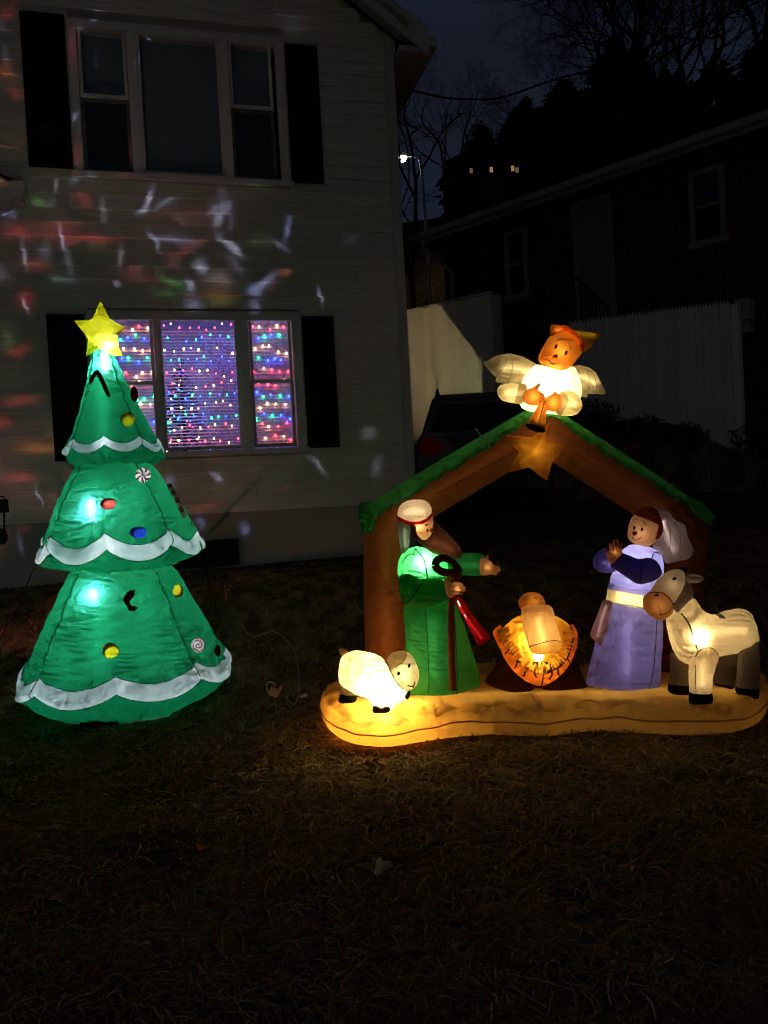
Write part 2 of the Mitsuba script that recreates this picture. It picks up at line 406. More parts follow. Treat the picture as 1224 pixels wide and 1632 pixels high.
m, c = blades(120000, (2.0, 8.2), 11, [(.27, .16, .06), (.30, .19, .075), (.15, .09, .036), (.12, .09, .032), (.36, .24, .105)], .040, .0044, 1.8, not_base)
add('dry_grass', m, colors=c, smooth=False); tag('dry_grass', 'matted straw coloured dead grass over the dark lawn', 'grass', kind='stuff')
m, c = blades(70000, (2.0, 8.4), 12, [(.03, .06, .018), (.045, .075, .02), (.03, .045, .015)], .045, .0042, .9, lambda x, y: not_base(x, y) & (meshkit.fbm(np.stack([x * .8, y * .8, 0 * x], 1), 2, 3) + np.where(x < -.5, .12, -.06) > .5))
add('green_grass', m, colors=c, smooth=False); tag('green_grass', 'short green grass tufts growing through the dead lawn', 'grass', kind='stuff')


def strands(n, seed, key, label):
    """long dead stalks lying over the turf, and crumbs of leaf between them"""
    r = np.random.default_rng(seed); u = r.uniform(0, 1, n); y = 1 / (1 / 2.2 + u * (1 / 7.5 - 1 / 2.2)); x = r.uniform(-.56, .56, n) * y
    k = not_base(x, y) & (meshkit.fbm(np.stack([x * 3, y * 3, 0 * x], 1), 3, seed) + r.uniform(-.2, .2, n) > .42); x, y = x[k], y[k]; n = len(x)
    a = r.uniform(0, 6.28, n); L = r.uniform(.05, .17, n); w = r.uniform(.0016, .0034, n); bend = r.uniform(-.5, .5, n); pts = []
    for t in (0, .35, .7, 1.0):
        aa = a + bend * t; px_, py_ = x + np.cos(aa) * L * t, y + np.sin(aa) * L * t; hz = .016 + .02 * r.uniform(0, 1, n) * math.sin(3.1 * t)
        for sg in (-1, 1): pts.append(np.stack([px_ - np.sin(aa) * w * sg, py_ + np.cos(aa) * w * sg, G(px_, py_) + hz + .3 * w * sg], 1))
    V = np.stack(pts, 1).reshape(-1, 3); o = (np.arange(n) * 8)[:, None]
    f = np.concatenate([o + np.array([[2 * i, 2 * i + 1, 2 * i + 3]]) for i in range(3)] + [o + np.array([[2 * i, 2 * i + 3, 2 * i + 2]]) for i in range(3)])
    C = np.array([(.28, .18, .075), (.24, .145, .06), (.36, .24, .12), (.16, .095, .045)])[r.integers(0, 4, n)] * r.uniform(.6, 1.3, (n, 1))
    add(key, (V, f), colors=np.repeat(C, 8, 0), smooth=False); tag(key, label, 'straw', kind='stuff')


strands(26000, 15, 'dead_stalks', 'long pale dead stalks strewn over the lawn')
_r = np.random.default_rng(16); n = 5200; u = _r.uniform(0, 1, n); y = 1 / (1 / 2.3 + u * (1 / 7.5 - 1 / 2.3)); x = _r.uniform(-.56, .56, n) * y; k = not_base(x, y); x, y = x[k], y[k]; n = len(x)
c = np.stack([x, y, G(x, y) + .012 + .018 * _r.uniform(0, 1, n)], 1); e1 = _r.normal(size=(n, 3)) * [1, 1, .5]; e1 /= np.linalg.norm(e1, axis=1, keepdims=True); e2 = np.cross(e1, _r.normal(size=(n, 3)) * [.5, .5, 1]); e2 /= np.linalg.norm(e2, axis=1, keepdims=True); sz = _r.uniform(.006, .02, (n, 1))
V = np.stack([c - e1 * sz, c + e2 * sz * .6 + [0, 0, .004], c + e1 * sz, c - e2 * sz * .6 + [0, 0, .003]], 1).reshape(-1, 3); o = (np.arange(n) * 4)[:, None]
C = np.array([(.22, .12, .05), (.16, .08, .04), (.34, .22, .11), (.28, .10, .03)])[_r.integers(0, 4, n)] * _r.uniform(.6, 1.3, (n, 1))
add('leaf_litter', (V, np.concatenate([o + np.array([[0, 1, 2]]), o + np.array([[0, 2, 3]])])), colors=np.repeat(C, 4, 0), smooth=False); tag('leaf_litter', 'small crumbs of brown leaf scattered through the turf', 'leaf litter', kind='stuff')

# ------------------------------------------------------------------ the two-storey house
HD, HN = np.array([.9686, .2487, 0]), np.array([.2487, -.9686, 0])
W0 = np.array([-2.042, 8.0, 0.0]); H = Frame(W0, HD, HN)
UC = 2.465                                                # right corner
UL, APEX = -4.9, -1.2
tag('clapboard_house', 'two-storey pale clapboard house with dark shutters and a lit lower window', 'house')
HS = 'clapboard_house'


def zroof(u): return 6.58 + .72 * (UC - u) if u > APEX else 6.58 + .72 * (UC - APEX) - .72 * (APEX - u)


wins = [(-.88, 1.262, 4.83, 6.40), (-.86, 1.285, 2.0, 3.50)]
# backing wall, butted round the openings
back = []
edges = [UL, -.80, 1.20, UC - .02]
for (u0, u1) in ((UL, -.80), (1.20, UC - .02)): back.append(H.box(u0, u1, 1.42, 6.58, -.16, -.02))
back += [H.box(-.80, 1.20, 1.42, 2.06, -.16, -.02), H.box(-.80, 1.20, 3.46, 4.90, -.16, -.02), H.box(-.80, 1.20, 6.33, 6.58, -.16, -.02), H.prism([(UL, 6.58), (UC - .02, 6.58), (APEX, zroof(APEX))], -.16, -.02)]
add(HS + '__wall', join(back), (.3, .3, .27), smooth=False)
side_fr = Frame(H.p(UC, 0), -HN, HD)
add(HS + '__wall', join([side_fr.box(.0, 9.0, .3, 6.62, -.16, 0), H.box(UL, UL + .14, .3, 6.5, -9, -.16), H.box(UL, UC - .16, .3, 7.6, -9.0, -8.86)]), (.33, .33, .3), smooth=False)
add(HS + '__foundation', H.box(UL, UC - .03, .2, 1.42, -.3, -.03), (.21, .205, .19), var=.25, smooth=False)
# lapped siding boards, each its own piece
EXP = .142; z = 1.40; row = 0
while z < 9.0:
    zt = z + EXP
    uh = UC - .088 if zt < 6.5 else UC - .02 - (zt - 6.58 + .02) / .72
    ul = UL if zt < 6.5 else UL + (zt - 6.58) / .72 + .05
    spans = [(ul, uh)]
    for (a, b, c, d) in wins:
        if zt > c + .02 and z < d - .02:
            spans = [q for (p0, p1) in spans for q in ((p0, min(p1, a)), (max(p0, b), p1)) if q[1] - q[0] > .05]
    if uh - ul < .3: break
    for (p0, p1) in spans:
        cuts = [p0]; L = 3.66; x = p0 + ((row * 1.37) % 2.9) + .6
        while x < p1 - .4: cuts.append(x); x += L
        cuts.append(p1)
        for a, b in zip(cuts[:-1], cuts[1:]):
            j = rng.uniform(-.0025, .0025)
            add(HS + '__siding_board', H.side([(-.012, zt + .012), (-.012, z), (.020 + j, z - .002), (.021 + j, z + .01), (.003, zt + .012)], a + .0012, b - .0012), mat='siding', smooth=False)
    z = zt; row += 1
tag(HS + '__siding_board', 'weathered horizontal siding board')
add(HS + '__corner_board', H.box(UC - .086, UC + .012, 1.2, 6.56, -.02, .03, .004), (.36, .37, .34), smooth=False, var=.1)
add(HS + '__corner_board', side_fr.box(.0, .09, 1.2, 6.55, 0.0005, .028), (.36, .37, .34), smooth=False)
# roof
rt = .16
sl = 1 / math.hypot(1, .72)
for s in (1, -1):
    ue = UC + .34 if s > 0 else UL - .34
    pts = [(APEX, zroof(APEX) + .02), (ue, zroof(UC) - .72 * .34 + .02), (ue, zroof(UC) - .72 * .34 + .16), (APEX, zroof(APEX) + .16)]
    if s < 0: pts = pts[::-1]
    add(HS + '__roof', H.prism(pts, -9.2, .28), mat='roofing', smooth=False)
    zz = zroof(UC) - .72 * .34
    fp = [(APEX, zroof(APEX) - .14), (ue, zz - .14), (ue, zz + .145), (APEX, zroof(APEX) + .145)]
    if s < 0: fp = fp[::-1]
    add(HS + '__rake_board', H.prism(fp, .282, .31), (.34, .34, .33), smooth=False, var=.1)
    sp_ = [(APEX, zroof(APEX) - .012), (ue, zz - .012), (ue, zz + .018), (APEX, zroof(APEX) + .018)]
    if s < 0: sp_ = sp_[::-1]
    add(HS + '__soffit', H.prism(sp_, .035, .28), (.3, .3, .28), smooth=False)
for i in range(9):                                    # boards under the rake
    u = UC + .1 - i * .16
    zz = zroof(u)
    add(HS + '__soffit_board', H.prism([(u - .145, zroof(u - .145) - .03), (u, zz - .03), (u, zz - .013), (u - .145, zroof(u - .145) - .013)], .036, .400), (.27, .27, .25), smooth=False)
add(HS + '__eave_box', H.box(UC + .013, UC + .33, 6.24, 6.30, -9, .280), (.28, .28, .27), smooth=False)
add(HS + '__gutter', H.side([(-9.1, 6.29), (.32, 6.29), (.32, 6.41), (-9.1, 6.41)], UC + .342, UC + .43), (.4, .4, .4), smooth=False)


def trim_ring(u0, u1, z0, z1, w, n0, n1):
    return [H.box(u0, u1, z1 - w, z1, n0, n1, .004), H.box(u0, u1, z0, z0 + w, n0, n1, .004), H.box(u0, u0 + w, z0 + w, z1 - w, n0, n1, .004), H.box(u1 - w, u1, z0 + w, z1 - w, n0, n1, .004)]


WT = (.42, .42, .40)
upper = [(-.775, -.362, True), (-.21, .565, False), (.708, 1.11, True)]
lower = [(-.735, -.262, True), (-.158, .592, False), (.757, 1.158, True)]


def sash_frame(key, u0, u1, z0, z1, n, w, col):
    add(key, join(trim_ring(u0, u1, z0, z1, w, n - .03, n)), col, smooth=False)


for wi, (lights, (z0, z1), (a, b, c, d), rail) in enumerate(((upper, (4.935, 6.31), wins[0], 5.665), (lower, (2.105, 3.42), wins[1], 2.777))):
    wk = HS + '__window' + ('' if wi == 0 else '_001')
    tag(wk, ('dark triple window of the upper floor', 'triple window of the lower floor glowing with coloured lights')[wi])
    add(wk + '__casing', join([H.box(a, b, d - .09, d, -.02, .038, .004), H.box(a - .03, b + .03, c, c + .055, -.02, .062, .004), H.box(a, a + .075, c + .055, d - .09, -.02, .036, .004), H.box(b - .09, b, c + .055, d - .09, -.02, .036, .004)]), WT, smooth=False, var=.08)
    mull = [(lights[0][1] + .03, lights[1][0] - .03), (lights[1][1] + .03, lights[2][0] - .03)]
    for m0, m1 in mull: add(wk + '__mullion', H.box(m0, m1, c + .056, d - .091, -.06, .03, .004), WT, smooth=False, var=.08)
    add(wk + '__jamb', H.box(a + .076, lights[0][0] - .035, c + .056, d - .091, -.06, .03), WT, smooth=False)
    for (u0, u1, split) in lights:
        if split:
            sash_frame(wk + '__sash', u0 - .022, u1 + .022, rail - .018, z1 + .03, .004, .03, WT)
            sash_frame(wk + '__sash', u0 - .029, u1 + .029, z0 - .03, rail + .014, -.028, .036, (.3, .3, .3) if wi else (.1, .1, .1))
            add(wk + '__pane', H.box(u0, u1, rail, z1, -.012, -.012)[0][[4, 5, 7, 6]].reshape(-1, 3) if False else (np.array([H.p(u0, rail, -.012), H.p(u1, rail, -.012), H.p(u1, z1, -.012), H.p(u0, z1, -.012)]), np.array([[0, 1, 2, 3]])), mat='pane_glass', smooth=False)
            add(wk + '__pane', (np.array([H.p(u0, z0, -.043), H.p(u1, z0, -.043), H.p(u1, rail - .01, -.043), H.p(u0, rail - .01, -.043)]), np.array([[0, 1, 2, 3]])), mat='pane_glass', smooth=False)
        else:
            sash_frame(wk + '__sash', u0 - .03, u1 + .03, z0 - .035, z1 + .035, .0, .035, WT)
            add(wk + '__pane', (np.array([H.p(u0, z0, -.015), H.p(u1, z0, -.015), H.p(u1, z1, -.015), H.p(u0, z1, -.015)]), np.array([[0, 1, 2, 3]])), mat='pane_glass', smooth=False)
    if wi == 0:                                          # drawn shades behind the upper panes
        for (u0, u1, split) in lights:
            add(wk + '__shade', H.box(u0 - .03, u1 + .03, rail if split else z0 - .03, z1 + .03, -.15, -.145), (.10, .135, .15), smooth=False)
        add(wk + '__dark_room', H.box(-.79, 1.19, 4.91, 6.32, -.9, -.3), (.02, .02, .02), smooth=False)
    else:
        # blinds
        for bi, (u0, u1, split) in enumerate(lights):
            sl_ = []
            zz = z1 - .10 if not split else z1 - .03; i = 0
            while zz > z0 + .005:
                t = (.014 if split is False else .026) * (1 + .1 * math.sin(i * 1.7 + bi)); dz = rng.uniform(-.0012, .0012)
                sl_.append((np.array([H.p(u0 - .02, zz + dz, -.135), H.p(u1 + .02, zz + dz * -1, -.135), H.p(u1 + .02, zz + t, -.155), H.p(u0 - .02, zz + t, -.155)]), np.array([[0, 1, 2, 3]])))
                zz -= .0345; i += 1
            k = add(wk + '__blind', join(sl_), (.8, .78, .82), smooth=False); tag(k, kind='stuff')
            add(wk + '__blind_cord', join([tube([H.p(u0 + (u1 - u0) * q, z1, -.13), H.p(u0 + (u1 - u0) * q, z0, -.13)], .0014, 4) for q in (.2, .8)]), (.6, .6, .65))
# shutters, louvred panels set in a frame
for u0, u1, z0, z1, lb in ((-1.31, -.905, 4.905, 6.41, 'black shutter left of the upper window'), (1.28, 1.627, 4.877, 6.33, 'black shutter right of the upper window'), (-1.24, -.885, 2.0, 3.455, 'black shutter left of the lower window'), (1.30, 1.643, 2.042, 3.45, 'black shutter right of the lower window')):
    k = upart(HS + '__shutter'); tag(k, lb)
    SC = (.007, .006, .007)
    zm = (z0 + z1) / 2 - .03
    add(k + '__frame', join(trim_ring(u0, u1, z0, z1, .045, .024, .055) + [H.box(u0 + .045, u1 - .045, zm - .03, zm + .03, .024, .054)]), SC, smooth=False)
    for (za, zb) in ((z0 + .045, zm - .03), (zm + .03, z1 - .045)):
        add(k + '__panel', join([H.box(u0 + .045, u1 - .045, za, zb, .024, .036), H.box(u0 + .075, u1 - .075, za + .03, zb - .03, .036, .046)]), SC, 'matte', smooth=False)
# foundation window, porch roof end
add(HS + '__foundation_vent', join(trim_ring(-.25, .505, .84, 1.115, .03, -.03, .01) + [H.box(-.22, .475, .87, 1.085, -.03, -.022)]), (.008, .008, .008), smooth=False)
PK = HS + '__porch_roof'
tag(PK, 'end of the porch roof with its gutter at the left edge')
add(PK + '__eave', H.prism([(-3.6, 4.30), (-1.72, 4.30), (-1.52, 4.44), (-1.36, 4.62), (-1.44, 4.66), (-2.2, 5.02), (-3.6, 5.02)], .022, .20), (.33, .34, .34), smooth=False)
add(PK + '__roof_edge', tube([H.p(-2.3, 5.10, .2), H.p(-1.42, 4.68, .21)], .014, 6), (.01, .01, .01))
add(PK + '__gutter_end', join([H.box(-1.46, -1.33, 4.585, 4.68, .05, .24, .01), H.box(-1.44, -1.36, 4.50, 4.583, .08, .2)]), (.34, .36, .33), smooth=False)
add(PK + '__bracket', tube([H.p(-1.95, 4.12, .06), H.p(-1.72, 4.20, .1), H.p(-1.6, 4.31, .14)], .022, 6), (.02, .02, .02))

# the lit room behind the lower window
rm = [H.box(-2.2, 2.2, 1.9, 4.2, -3.0, -2.95), H.box(-2.25, -2.2, 1.5, 4.2, -3.0, -.17), H.box(2.2, 2.25, 1.5, 4.2, -3.0, -.17), H.box(-2.25, 2.25, 1.45, 1.5, -3.0, -.17), H.box(-2.25, 2.25, 4.2, 4.25, -3.0, -.17)]
add(HS + '__room', join(rm), (.62, .56, .68), smooth=False)
k = upart(HS + '__added_room_glow')
emit(k, H.box(-.3, .9, 4.15, 4.19, -1.6, -.7), (2.7, 2.7, 7.8), 1.5)  # added lavender panel that brightens the room behind the blinds


def curtain(u0, u1, z0, z1, n, col, folds, amp=.025):
    us = np.linspace(u0, u1, 80); zs = np.linspace(z0, z1, 12); ph = np.linspace(0, folds * 2 * np.pi, 80)
    V = np.array([H.p(u, zz, n + amp * math.sin(p + .4 * math.sin(3 * p)) * (1.1 - .3 * j / 11)) for j, zz in enumerate(zs) for u, p in zip(us, ph)])
    i, j = np.meshgrid(np.arange(11), np.arange(79), indexing='ij'); q = np.stack([i * 80 + j, i * 80 + j + 1, (i + 1) * 80 + j + 1, (i + 1) * 80 + j], -1).reshape(-1, 4)
    add('clapboard_house__window_001__curtain', (V, q), col, 'fabric')


curtain(.28, .62, 2.0, 3.3, -.30, (.6, .5, .75), 4)
curtain(.72, 1.2, 2.02, 3.46, -.19, (.66, .6, .72), 6, .012)
curtain(-.78, -.5, 2.02, 3.46, -.19, (.66, .6, .72), 4, .012)
# coloured string lights behind the panes: bulbs of each colour are one mesh per string
BC = {'red': (1.0, .04, .06), 'warm': (1.0, .45, .20), 'blue': (.015, .06, 1.3), 'green': (.01, .75, .33)}
bulbs = {k: [] for k in BC}; wires = []
rowcol = [('red', 'warm'), ('blue', 'green'), ('warm',), ('green', 'blue'), ('red', 'warm')]
for wi, (u0, u1, split) in enumerate(lower):
    nr = 11
    for rI in range(nr):
        zz = 3.375 - .119 * rI
        us = np.arange(u0 + .03 + (rI % 2) * .045, u1 - .01, .086)
        pts = []
        for j, u in enumerate(us):
            if rng.uniform() < (.05 if wi == 1 else .03): continue
            u = u + rng.uniform(-.018, .018)
            zb = zz + rng.uniform(-.03, .026) - .022 * math.sin((u - u0) / (u1 - u0) * math.pi * (1 + (rI % 3) * .5) + rI) + .02 * abs(math.sin(j * 1.2)) * (rI == 0); cset = rowcol[rI % 5]; cn = cset[rng.integers(len(cset))] if rng.uniform() < .25 else cset[j % len(cset)]
            s_ = rng.uniform(.8, 1.15)
            bulbs[cn].append(ball(H.p(u, zb, (-.106 if wi == 1 else -.121) + rng.uniform(-.006, .006)), np.array([.0095, .0095, .0125]) * s_ * (1.05 if wi == 1 else 1.3), 1)); pts.append(H.p(u, zb + .014, -.10))
            if rng.uniform() < .6: wires.append(tube([H.p(u, zb + .014, -.1), H.p(u + rng.uniform(-.02, .02), zb + .12, -.1)], .0011, 4))
        if len(pts) > 1: wires.append(tube(spline(pts, 5 * len(pts)), .0013, 4))
SK = 'string_lights'
tag(SK, 'net of coloured string lights hung across the lower window behind the glass', 'string lights')
k = add(SK + '__wire', join(wires), (.012, .02, .014)); tag(k, kind='stuff')
BP = 10.5
for cn, bl in bulbs.items():
    k = emit(f'{SK}__{cn}_bulb', join(bl), np.array(BC[cn]) * BP, 1.0); tag(k, kind='stuff')
# lit tree standing inside the room
TK = 'indoor_tree'
tag(TK, 'small decorated tree with coloured lights standing inside the lit room', 'christmas tree')
tc = H.p(.02, 0, -.75); ndl = []
for i in range(2600):
    t = rng.uniform() ** .6; zz = 3.15 - 1.45 * t; rr = .42 * t * math.sqrt(rng.uniform()); a = rng.uniform(0, 6.28); b0 = tc + np.array([math.cos(a) * rr, math.sin(a) * rr, zz]); L = .09
    b1 = b0 + np.array([math.cos(a) * L, math.sin(a) * L, rng.uniform(-.03, .04)]); sd = np.array([-math.sin(a), math.cos(a), .3]) * .012
    ndl.append((np.array([b0 - sd, b0 + sd, b1]), np.array([[0, 1, 2]])))
k = add(TK + '__needles', join(ndl), (.02, .05, .025), smooth=False); tag(k, kind='stuff')
add(TK + '__trunk', tube([tc + [0, 0, 1.5], tc + [0, 0, 3.1]], [.03, .008], 7), (.05, .03, .02))
tb = {k: [] for k in BC}
for i in range(120):
    t = rng.uniform() ** .7; zz = 3.12 - 1.4 * t; rr = .45 * t; a = rng.uniform(-3.14, 0); tb[['red', 'blue', 'blue', 'green', 'warm', 'blue'][i % 6]].append(ball(tc + np.array([math.cos(a) * rr, math.sin(a) * rr, zz]), .0075, 1))
for cn in tb:
    k = emit(f'{TK}__{cn}_bulb', join(tb[cn]), np.array(BC[cn]) * 16, .4); tag(k, kind='stuff')

# ------------------------------------------------------------------ the low house up the bank on the right
N0 = at(945, 480, 14.7); N0 = np.array([N0[0], N0[1], 0])
ND, NN = np.array([-.731, .682, 0]), np.array([-.682, -.731, 0]); NB = Frame(N0, ND, NN)
NK = 'neighbour_house'; tag(NK, 'dark low brick house up the bank with a long pale eave', 'house')


def nuv(px, py, n=0.0):
    P = hit(px, py, NB.p(0, 0, n), NN); return float((P - N0) @ ND), float(P[2])


ze = 7.0
u_far = nuv(680, 380)[0]; u_near = -7.5


def brick_col(p, n, uv):
    u = p.x * -.731 + p.y * .682; r = dr.floor(p.z / .075); a = u / .22 + .5 * (r - 2 * dr.floor(r / 2)); fa = a - dr.floor(a); fz = p.z / .075 - r
    j = dr.select((fa < .05) | (fz < .14), 1.0, 0.0)
    b = mikit.mix((.03, .013, .009), (.055, .024, .017), mikit.cell_rand(dr.floor(a), r, 3))
    return mikit.mix(b, (.07, .065, .06), j)


scene['brick'] = {'type': 'twosided', 'bsdf': {'type': 'diffuse', 'reflectance': mikit.proc(brick_col)}}
scene[NK + '__wall'] = mikit.ply(NB.box(u_near, u_far - .45, 2.0, ze, -.3, 0), 'brick')
scene[NK + '__wall_001'] = mikit.ply(join([NB.box(u_far - .75, u_far - .45, 2.0, ze, -7.5, -.3), NB.box(u_near, u_near + .3, 2.0, ze, -7.5, -.3)]), 'brick')
add(NK + '__roof', NB.side([(.55, ze), (.55, ze + .06), (-3.9, ze + 1.75), (-8.3, ze + .06), (-8.3, ze)], u_near - .4, u_far), mat='roofing', smooth=False)
add(NK + '__fascia', NB.box(u_near - .4, u_far, ze - .13, ze + .07, .551, .575), (.16, .16, .16), smooth=False)
add(NK + '__gutter', NB.side([(.577, ze - .05), (.66, ze - .03), (.69, ze + .075), (.577, ze + .075)], u_near - .4, u_far), (.24, .24, .24), smooth=False)
add(NK + '__soffit', NB.box(u_near - .4, u_far, ze - .03, ze - .004, .002, .55), (.08, .08, .08), smooth=False)
ud, zd = nuv(725, 470); ud = ud
add(NK + '__downspout', tube([NB.p(ud + .35, ze - .06, .6), NB.p(ud + .35, ze - .25, .55), NB.p(ud, ze - .75, .08), NB.p(ud, 3.0, .08)], .045, 6), (.2, .2, .2), smooth=False)
for (a, b, lb) in (((1098, 278), (1160, 380), 'pale framed sash window nearest the right edge'), ((805, 372), (845, 470), 'dim framed sash window behind the fence')):
    u1, z1 = nuv(*a); u0, z0 = nuv(*b); k = upart(NK + '__window'); tag(k, lb)
    z1 = z0 + 1.35 if z1 - z0 < 1.0 or z1 - z0 > 1.7 else z1
    add(k + '__frame', join(trim_ring.__globals__['NB'] and [NB.box(u0, u1, z1 - .1, z1, .0005, .07), NB.box(u0 - .04, u1 + .04, z0 - .06, z0 + .06, .0005, .09), NB.box(u0, u0 + .09, z0 + .06, z1 - .1, .0005, .07), NB.box(u1 - .09, u1, z0 + .06, z1 - .1, .0005, .07), NB.box(u0 + .09, u1 - .09, (z0 + z1) / 2 - .025, (z0 + z1) / 2 + .025, .0005, .06)]), (.17, .17, .16), smooth=False)
    add(k + '__pane', NB.box(u0 + .09, u1 - .09, z0 + .06, z1 - .1, .0006, .02), mat='dark_glass', smooth=False)
u1, z1 = nuv(920, 333); u0, _ = nuv(970, 333); z0 = z1 - 2.15
k = NK + '__door'; tag(k, 'white side door with a railing')
add(k + '__frame', join([NB.box(u0 - .08, u1 + .08, z1, z1 + .09, .0005, .08), NB.box(u0 - .08, u0, z0, z1, .0005, .08), NB.box(u1, u1 + .08, z0, z1, .0005, .08)]), (.17, .17, .17), smooth=False)
add(k + '__leaf', join([NB.box(u0, u1, z0, z1, .0005, .03)] + [NB.box(u0 + .12, u1 - .12, z0 + a, z0 + b, .03, .04) for a, b in ((.15, .75), (.9, 1.95))]), (.12, .12, .125), smooth=False)
add(k + '__handle', ball(NB.p(u0 + .09, z0 + 1.0, .07), .03, 1), (.3, .28, .2), 'gloss')
# steps and railing before the door
RK = 'stair_railing'; tag(RK, 'black iron railing beside the side door of the brick house', 'railing')
ra, rb = at(925, 448, 14.0), at(968, 492, 13.6)
for q in np.linspace(0, 1, 8):
    p = ra * (1 - q) + rb * q; add(RK + '__baluster', tube([p - [0, 0, .95], p], .012, 5), (.01, .01, .01))
add(RK + '__handrail', tube([ra + [-.1, .1, .12], ra, rb, rb + [.02, 0, -.1]], .022, 6), (.012, .012, .012))
UK = 'utility_box'; tag(UK, 'pale metal utility box beyond the right end of the picket fence', 'utility box')
u1, z1 = nuv(1170, 478, .3); u0, z0 = nuv(1196, 528, .3)
add(UK + '__upper_box', NB.box(u0, u1, z0 + (z1 - z0) * .38, z1, .02, .3, .02), (.3, .3, .29), smooth=False)
add(UK + '__lower_box', NB.box(u0 + .02, u1 - .02, z0, z0 + (z1 - z0) * .35, .02, .26, .02), (.28, .28, .27), smooth=False)
add(UK + '__grille', join([NB.box(u0 + .1, u1 - .1, z0 + (z1 - z0) * (.5 + .08 * i), z0 + (z1 - z0) * (.53 + .08 * i), .3, .315) for i in range(5)]), (.06, .06, .06), smooth=False)

# ------------------------------------------------------------------ fences
FK = 'picket_fence'; tag(FK, 'tall pale picket fence with pointed tops on the right bank', 'fence')
A, B = at(1163, 478, 11.6), at(906, 512, 13.05); A0, B0 = np.array([A[0], A[1], 0]), np.array([B[0], B[1], 0])
L = np.linalg.norm(B0 - A0); fd = (B0 - A0) / L; fn = np.array([-fd[1], fd[0], 0]); fn = fn if fn[1] < 0 else -fn; PF = Frame(A0, fd, fn)
n = 50; w = L / n
for i in range(n):
    u = i * w; zt = A[2] + (B[2] - A[2]) * i / n + rng.uniform(-.006, .006); zb = float(G(*(PF.p(u, 0)[:2]))) - .12
    t = rng.uniform(-.003, .003); g = rng.uniform(.42, .47)
    add(FK + '__picket', PF.prism([(u + .001, zb), (u + w - .0025, zb), (u + w - .0025 + t, zt - .06), (u + w / 2 + t, zt + .01), (u + .001 + t, zt - .06)], 0, .009), (g * .96, g, g * 1.03), smooth=False)
for zf in (.3, 1.5):
    za, zb = A[2] - 1.85 + zf, B[2] - 1.85 + zf
    add(FK + '__rail', (np.array([PF.p(a, b + c, d) for d in (-.05, -.002) for a, b in ((0, za), (L, zb)) for c in (0, .09)]), np.array([[0, 2, 3, 1], [4, 5, 7, 6], [0, 1, 5, 4], [2, 6, 7, 3], [0, 4, 6, 2], [1, 3, 7, 5]])), (.5, .5, .52), smooth=False)
for u, zt in ((-.07, A[2]), (L * .5, (A[2] + B[2]) / 2), (L + .01, B[2])):
    add(FK + '__post', PF.box(u - .05, u + .05, 1.6, zt - .06, -.16, -.055), (.52, .53, .54), smooth=False)
add(FK + '__end_board', PF.box(-.115, -.008, 2.1, A[2] - .08, -.052, .03), (.5, .5, .51), smooth=False)
FL = 'board_fence'; tag(FL, 'tall pale board fence behind the parked car, partly lit warm', 'fence')
A = at(783, 467, 14.5); A0 = np.array([A[0], A[1], 0]); fd = np.array([-.80, .60, 0]); fn = np.array([-.6, -.80, 0]); BF = Frame(A0, fd, fn)
n = 24
for i in range(n):
    u = i * .118
    add(FL + '__board', BF.box(u + .0015, u + .1165, 1.0, A[2] - .012 + rng.uniform(-.003, .003), 0, .02 + rng.uniform(0, .003)), np.array([.5, .49, .45]) * rng.uniform(.94, 1.06), smooth=False)
add(FL + '__cap_rail', BF.box(-.01, n * .118, A[2] + .0, A[2] + .03, -.03, .045), (.5, .49, .45), smooth=False)
add(FL + '__post', BF.box(-.14, -.012, 1.0, A[2] - .05, -.12, .02), (.3, .3, .29), smooth=False)

# floodlight added behind the house corner for the warm wedge; added plates cut its beam
LK = 'added_floodlight'; tag(LK, 'small floodlight added on the unseen side wall, its plates cutting the beam', 'floodlight')
S = side_fr.p(2.6, 3.1, .16)


def fence_pt(px, py): return hit(px, py, BF.p(0, 0, .024), fn)


def flap(key, p, q, rdist=.16, far=.5, rev=1):
    a, b = (p - S) / np.linalg.norm(p - S), (q - S) / np.linalg.norm(q - S)
    nrm = np.cross(a, b); nrm /= np.linalg.norm(nrm); m = (a + b) / 2; out = np.cross(nrm, b - a); out /= np.linalg.norm(out); nn = nrm * .004
    ed = b - a; c0, c1 = a - ed * 1.2, b + ed * 1.2
    V = np.array([S + c * r_ + e for e in (0 * nn, nn * rev) for c in (c0, c1) for r_ in (.02, rdist)])
    return add(key, (V, np.array([[0, 1, 3, 2], [4, 6, 7, 5], [0, 2, 6, 4], [1, 5, 7, 3], [0, 4, 5, 1], [2, 3, 7, 6]])), (.05, .05, .05), smooth=False)


def added_beam_plate(pts):
    """an added plate that shapes the beam, on the shadow side of the line through the points on the fence"""
    D = [(p - S) / np.linalg.norm(p - S) for p in pts]
    V = np.array([S + d * .20 for d in D] + [S + d * .206 for d in D]); k = len(pts)
    f = [[0, i, i + 1] for i in range(1, k - 1)] + [[k, k + i + 1, k + i] for i in range(1, k - 1)] + [[i, (i + 1) % k, k + (i + 1) % k] for i in range(k)] + [[i, k + (i + 1) % k, k + i] for i in range(k)]
    return V, np.array(f)


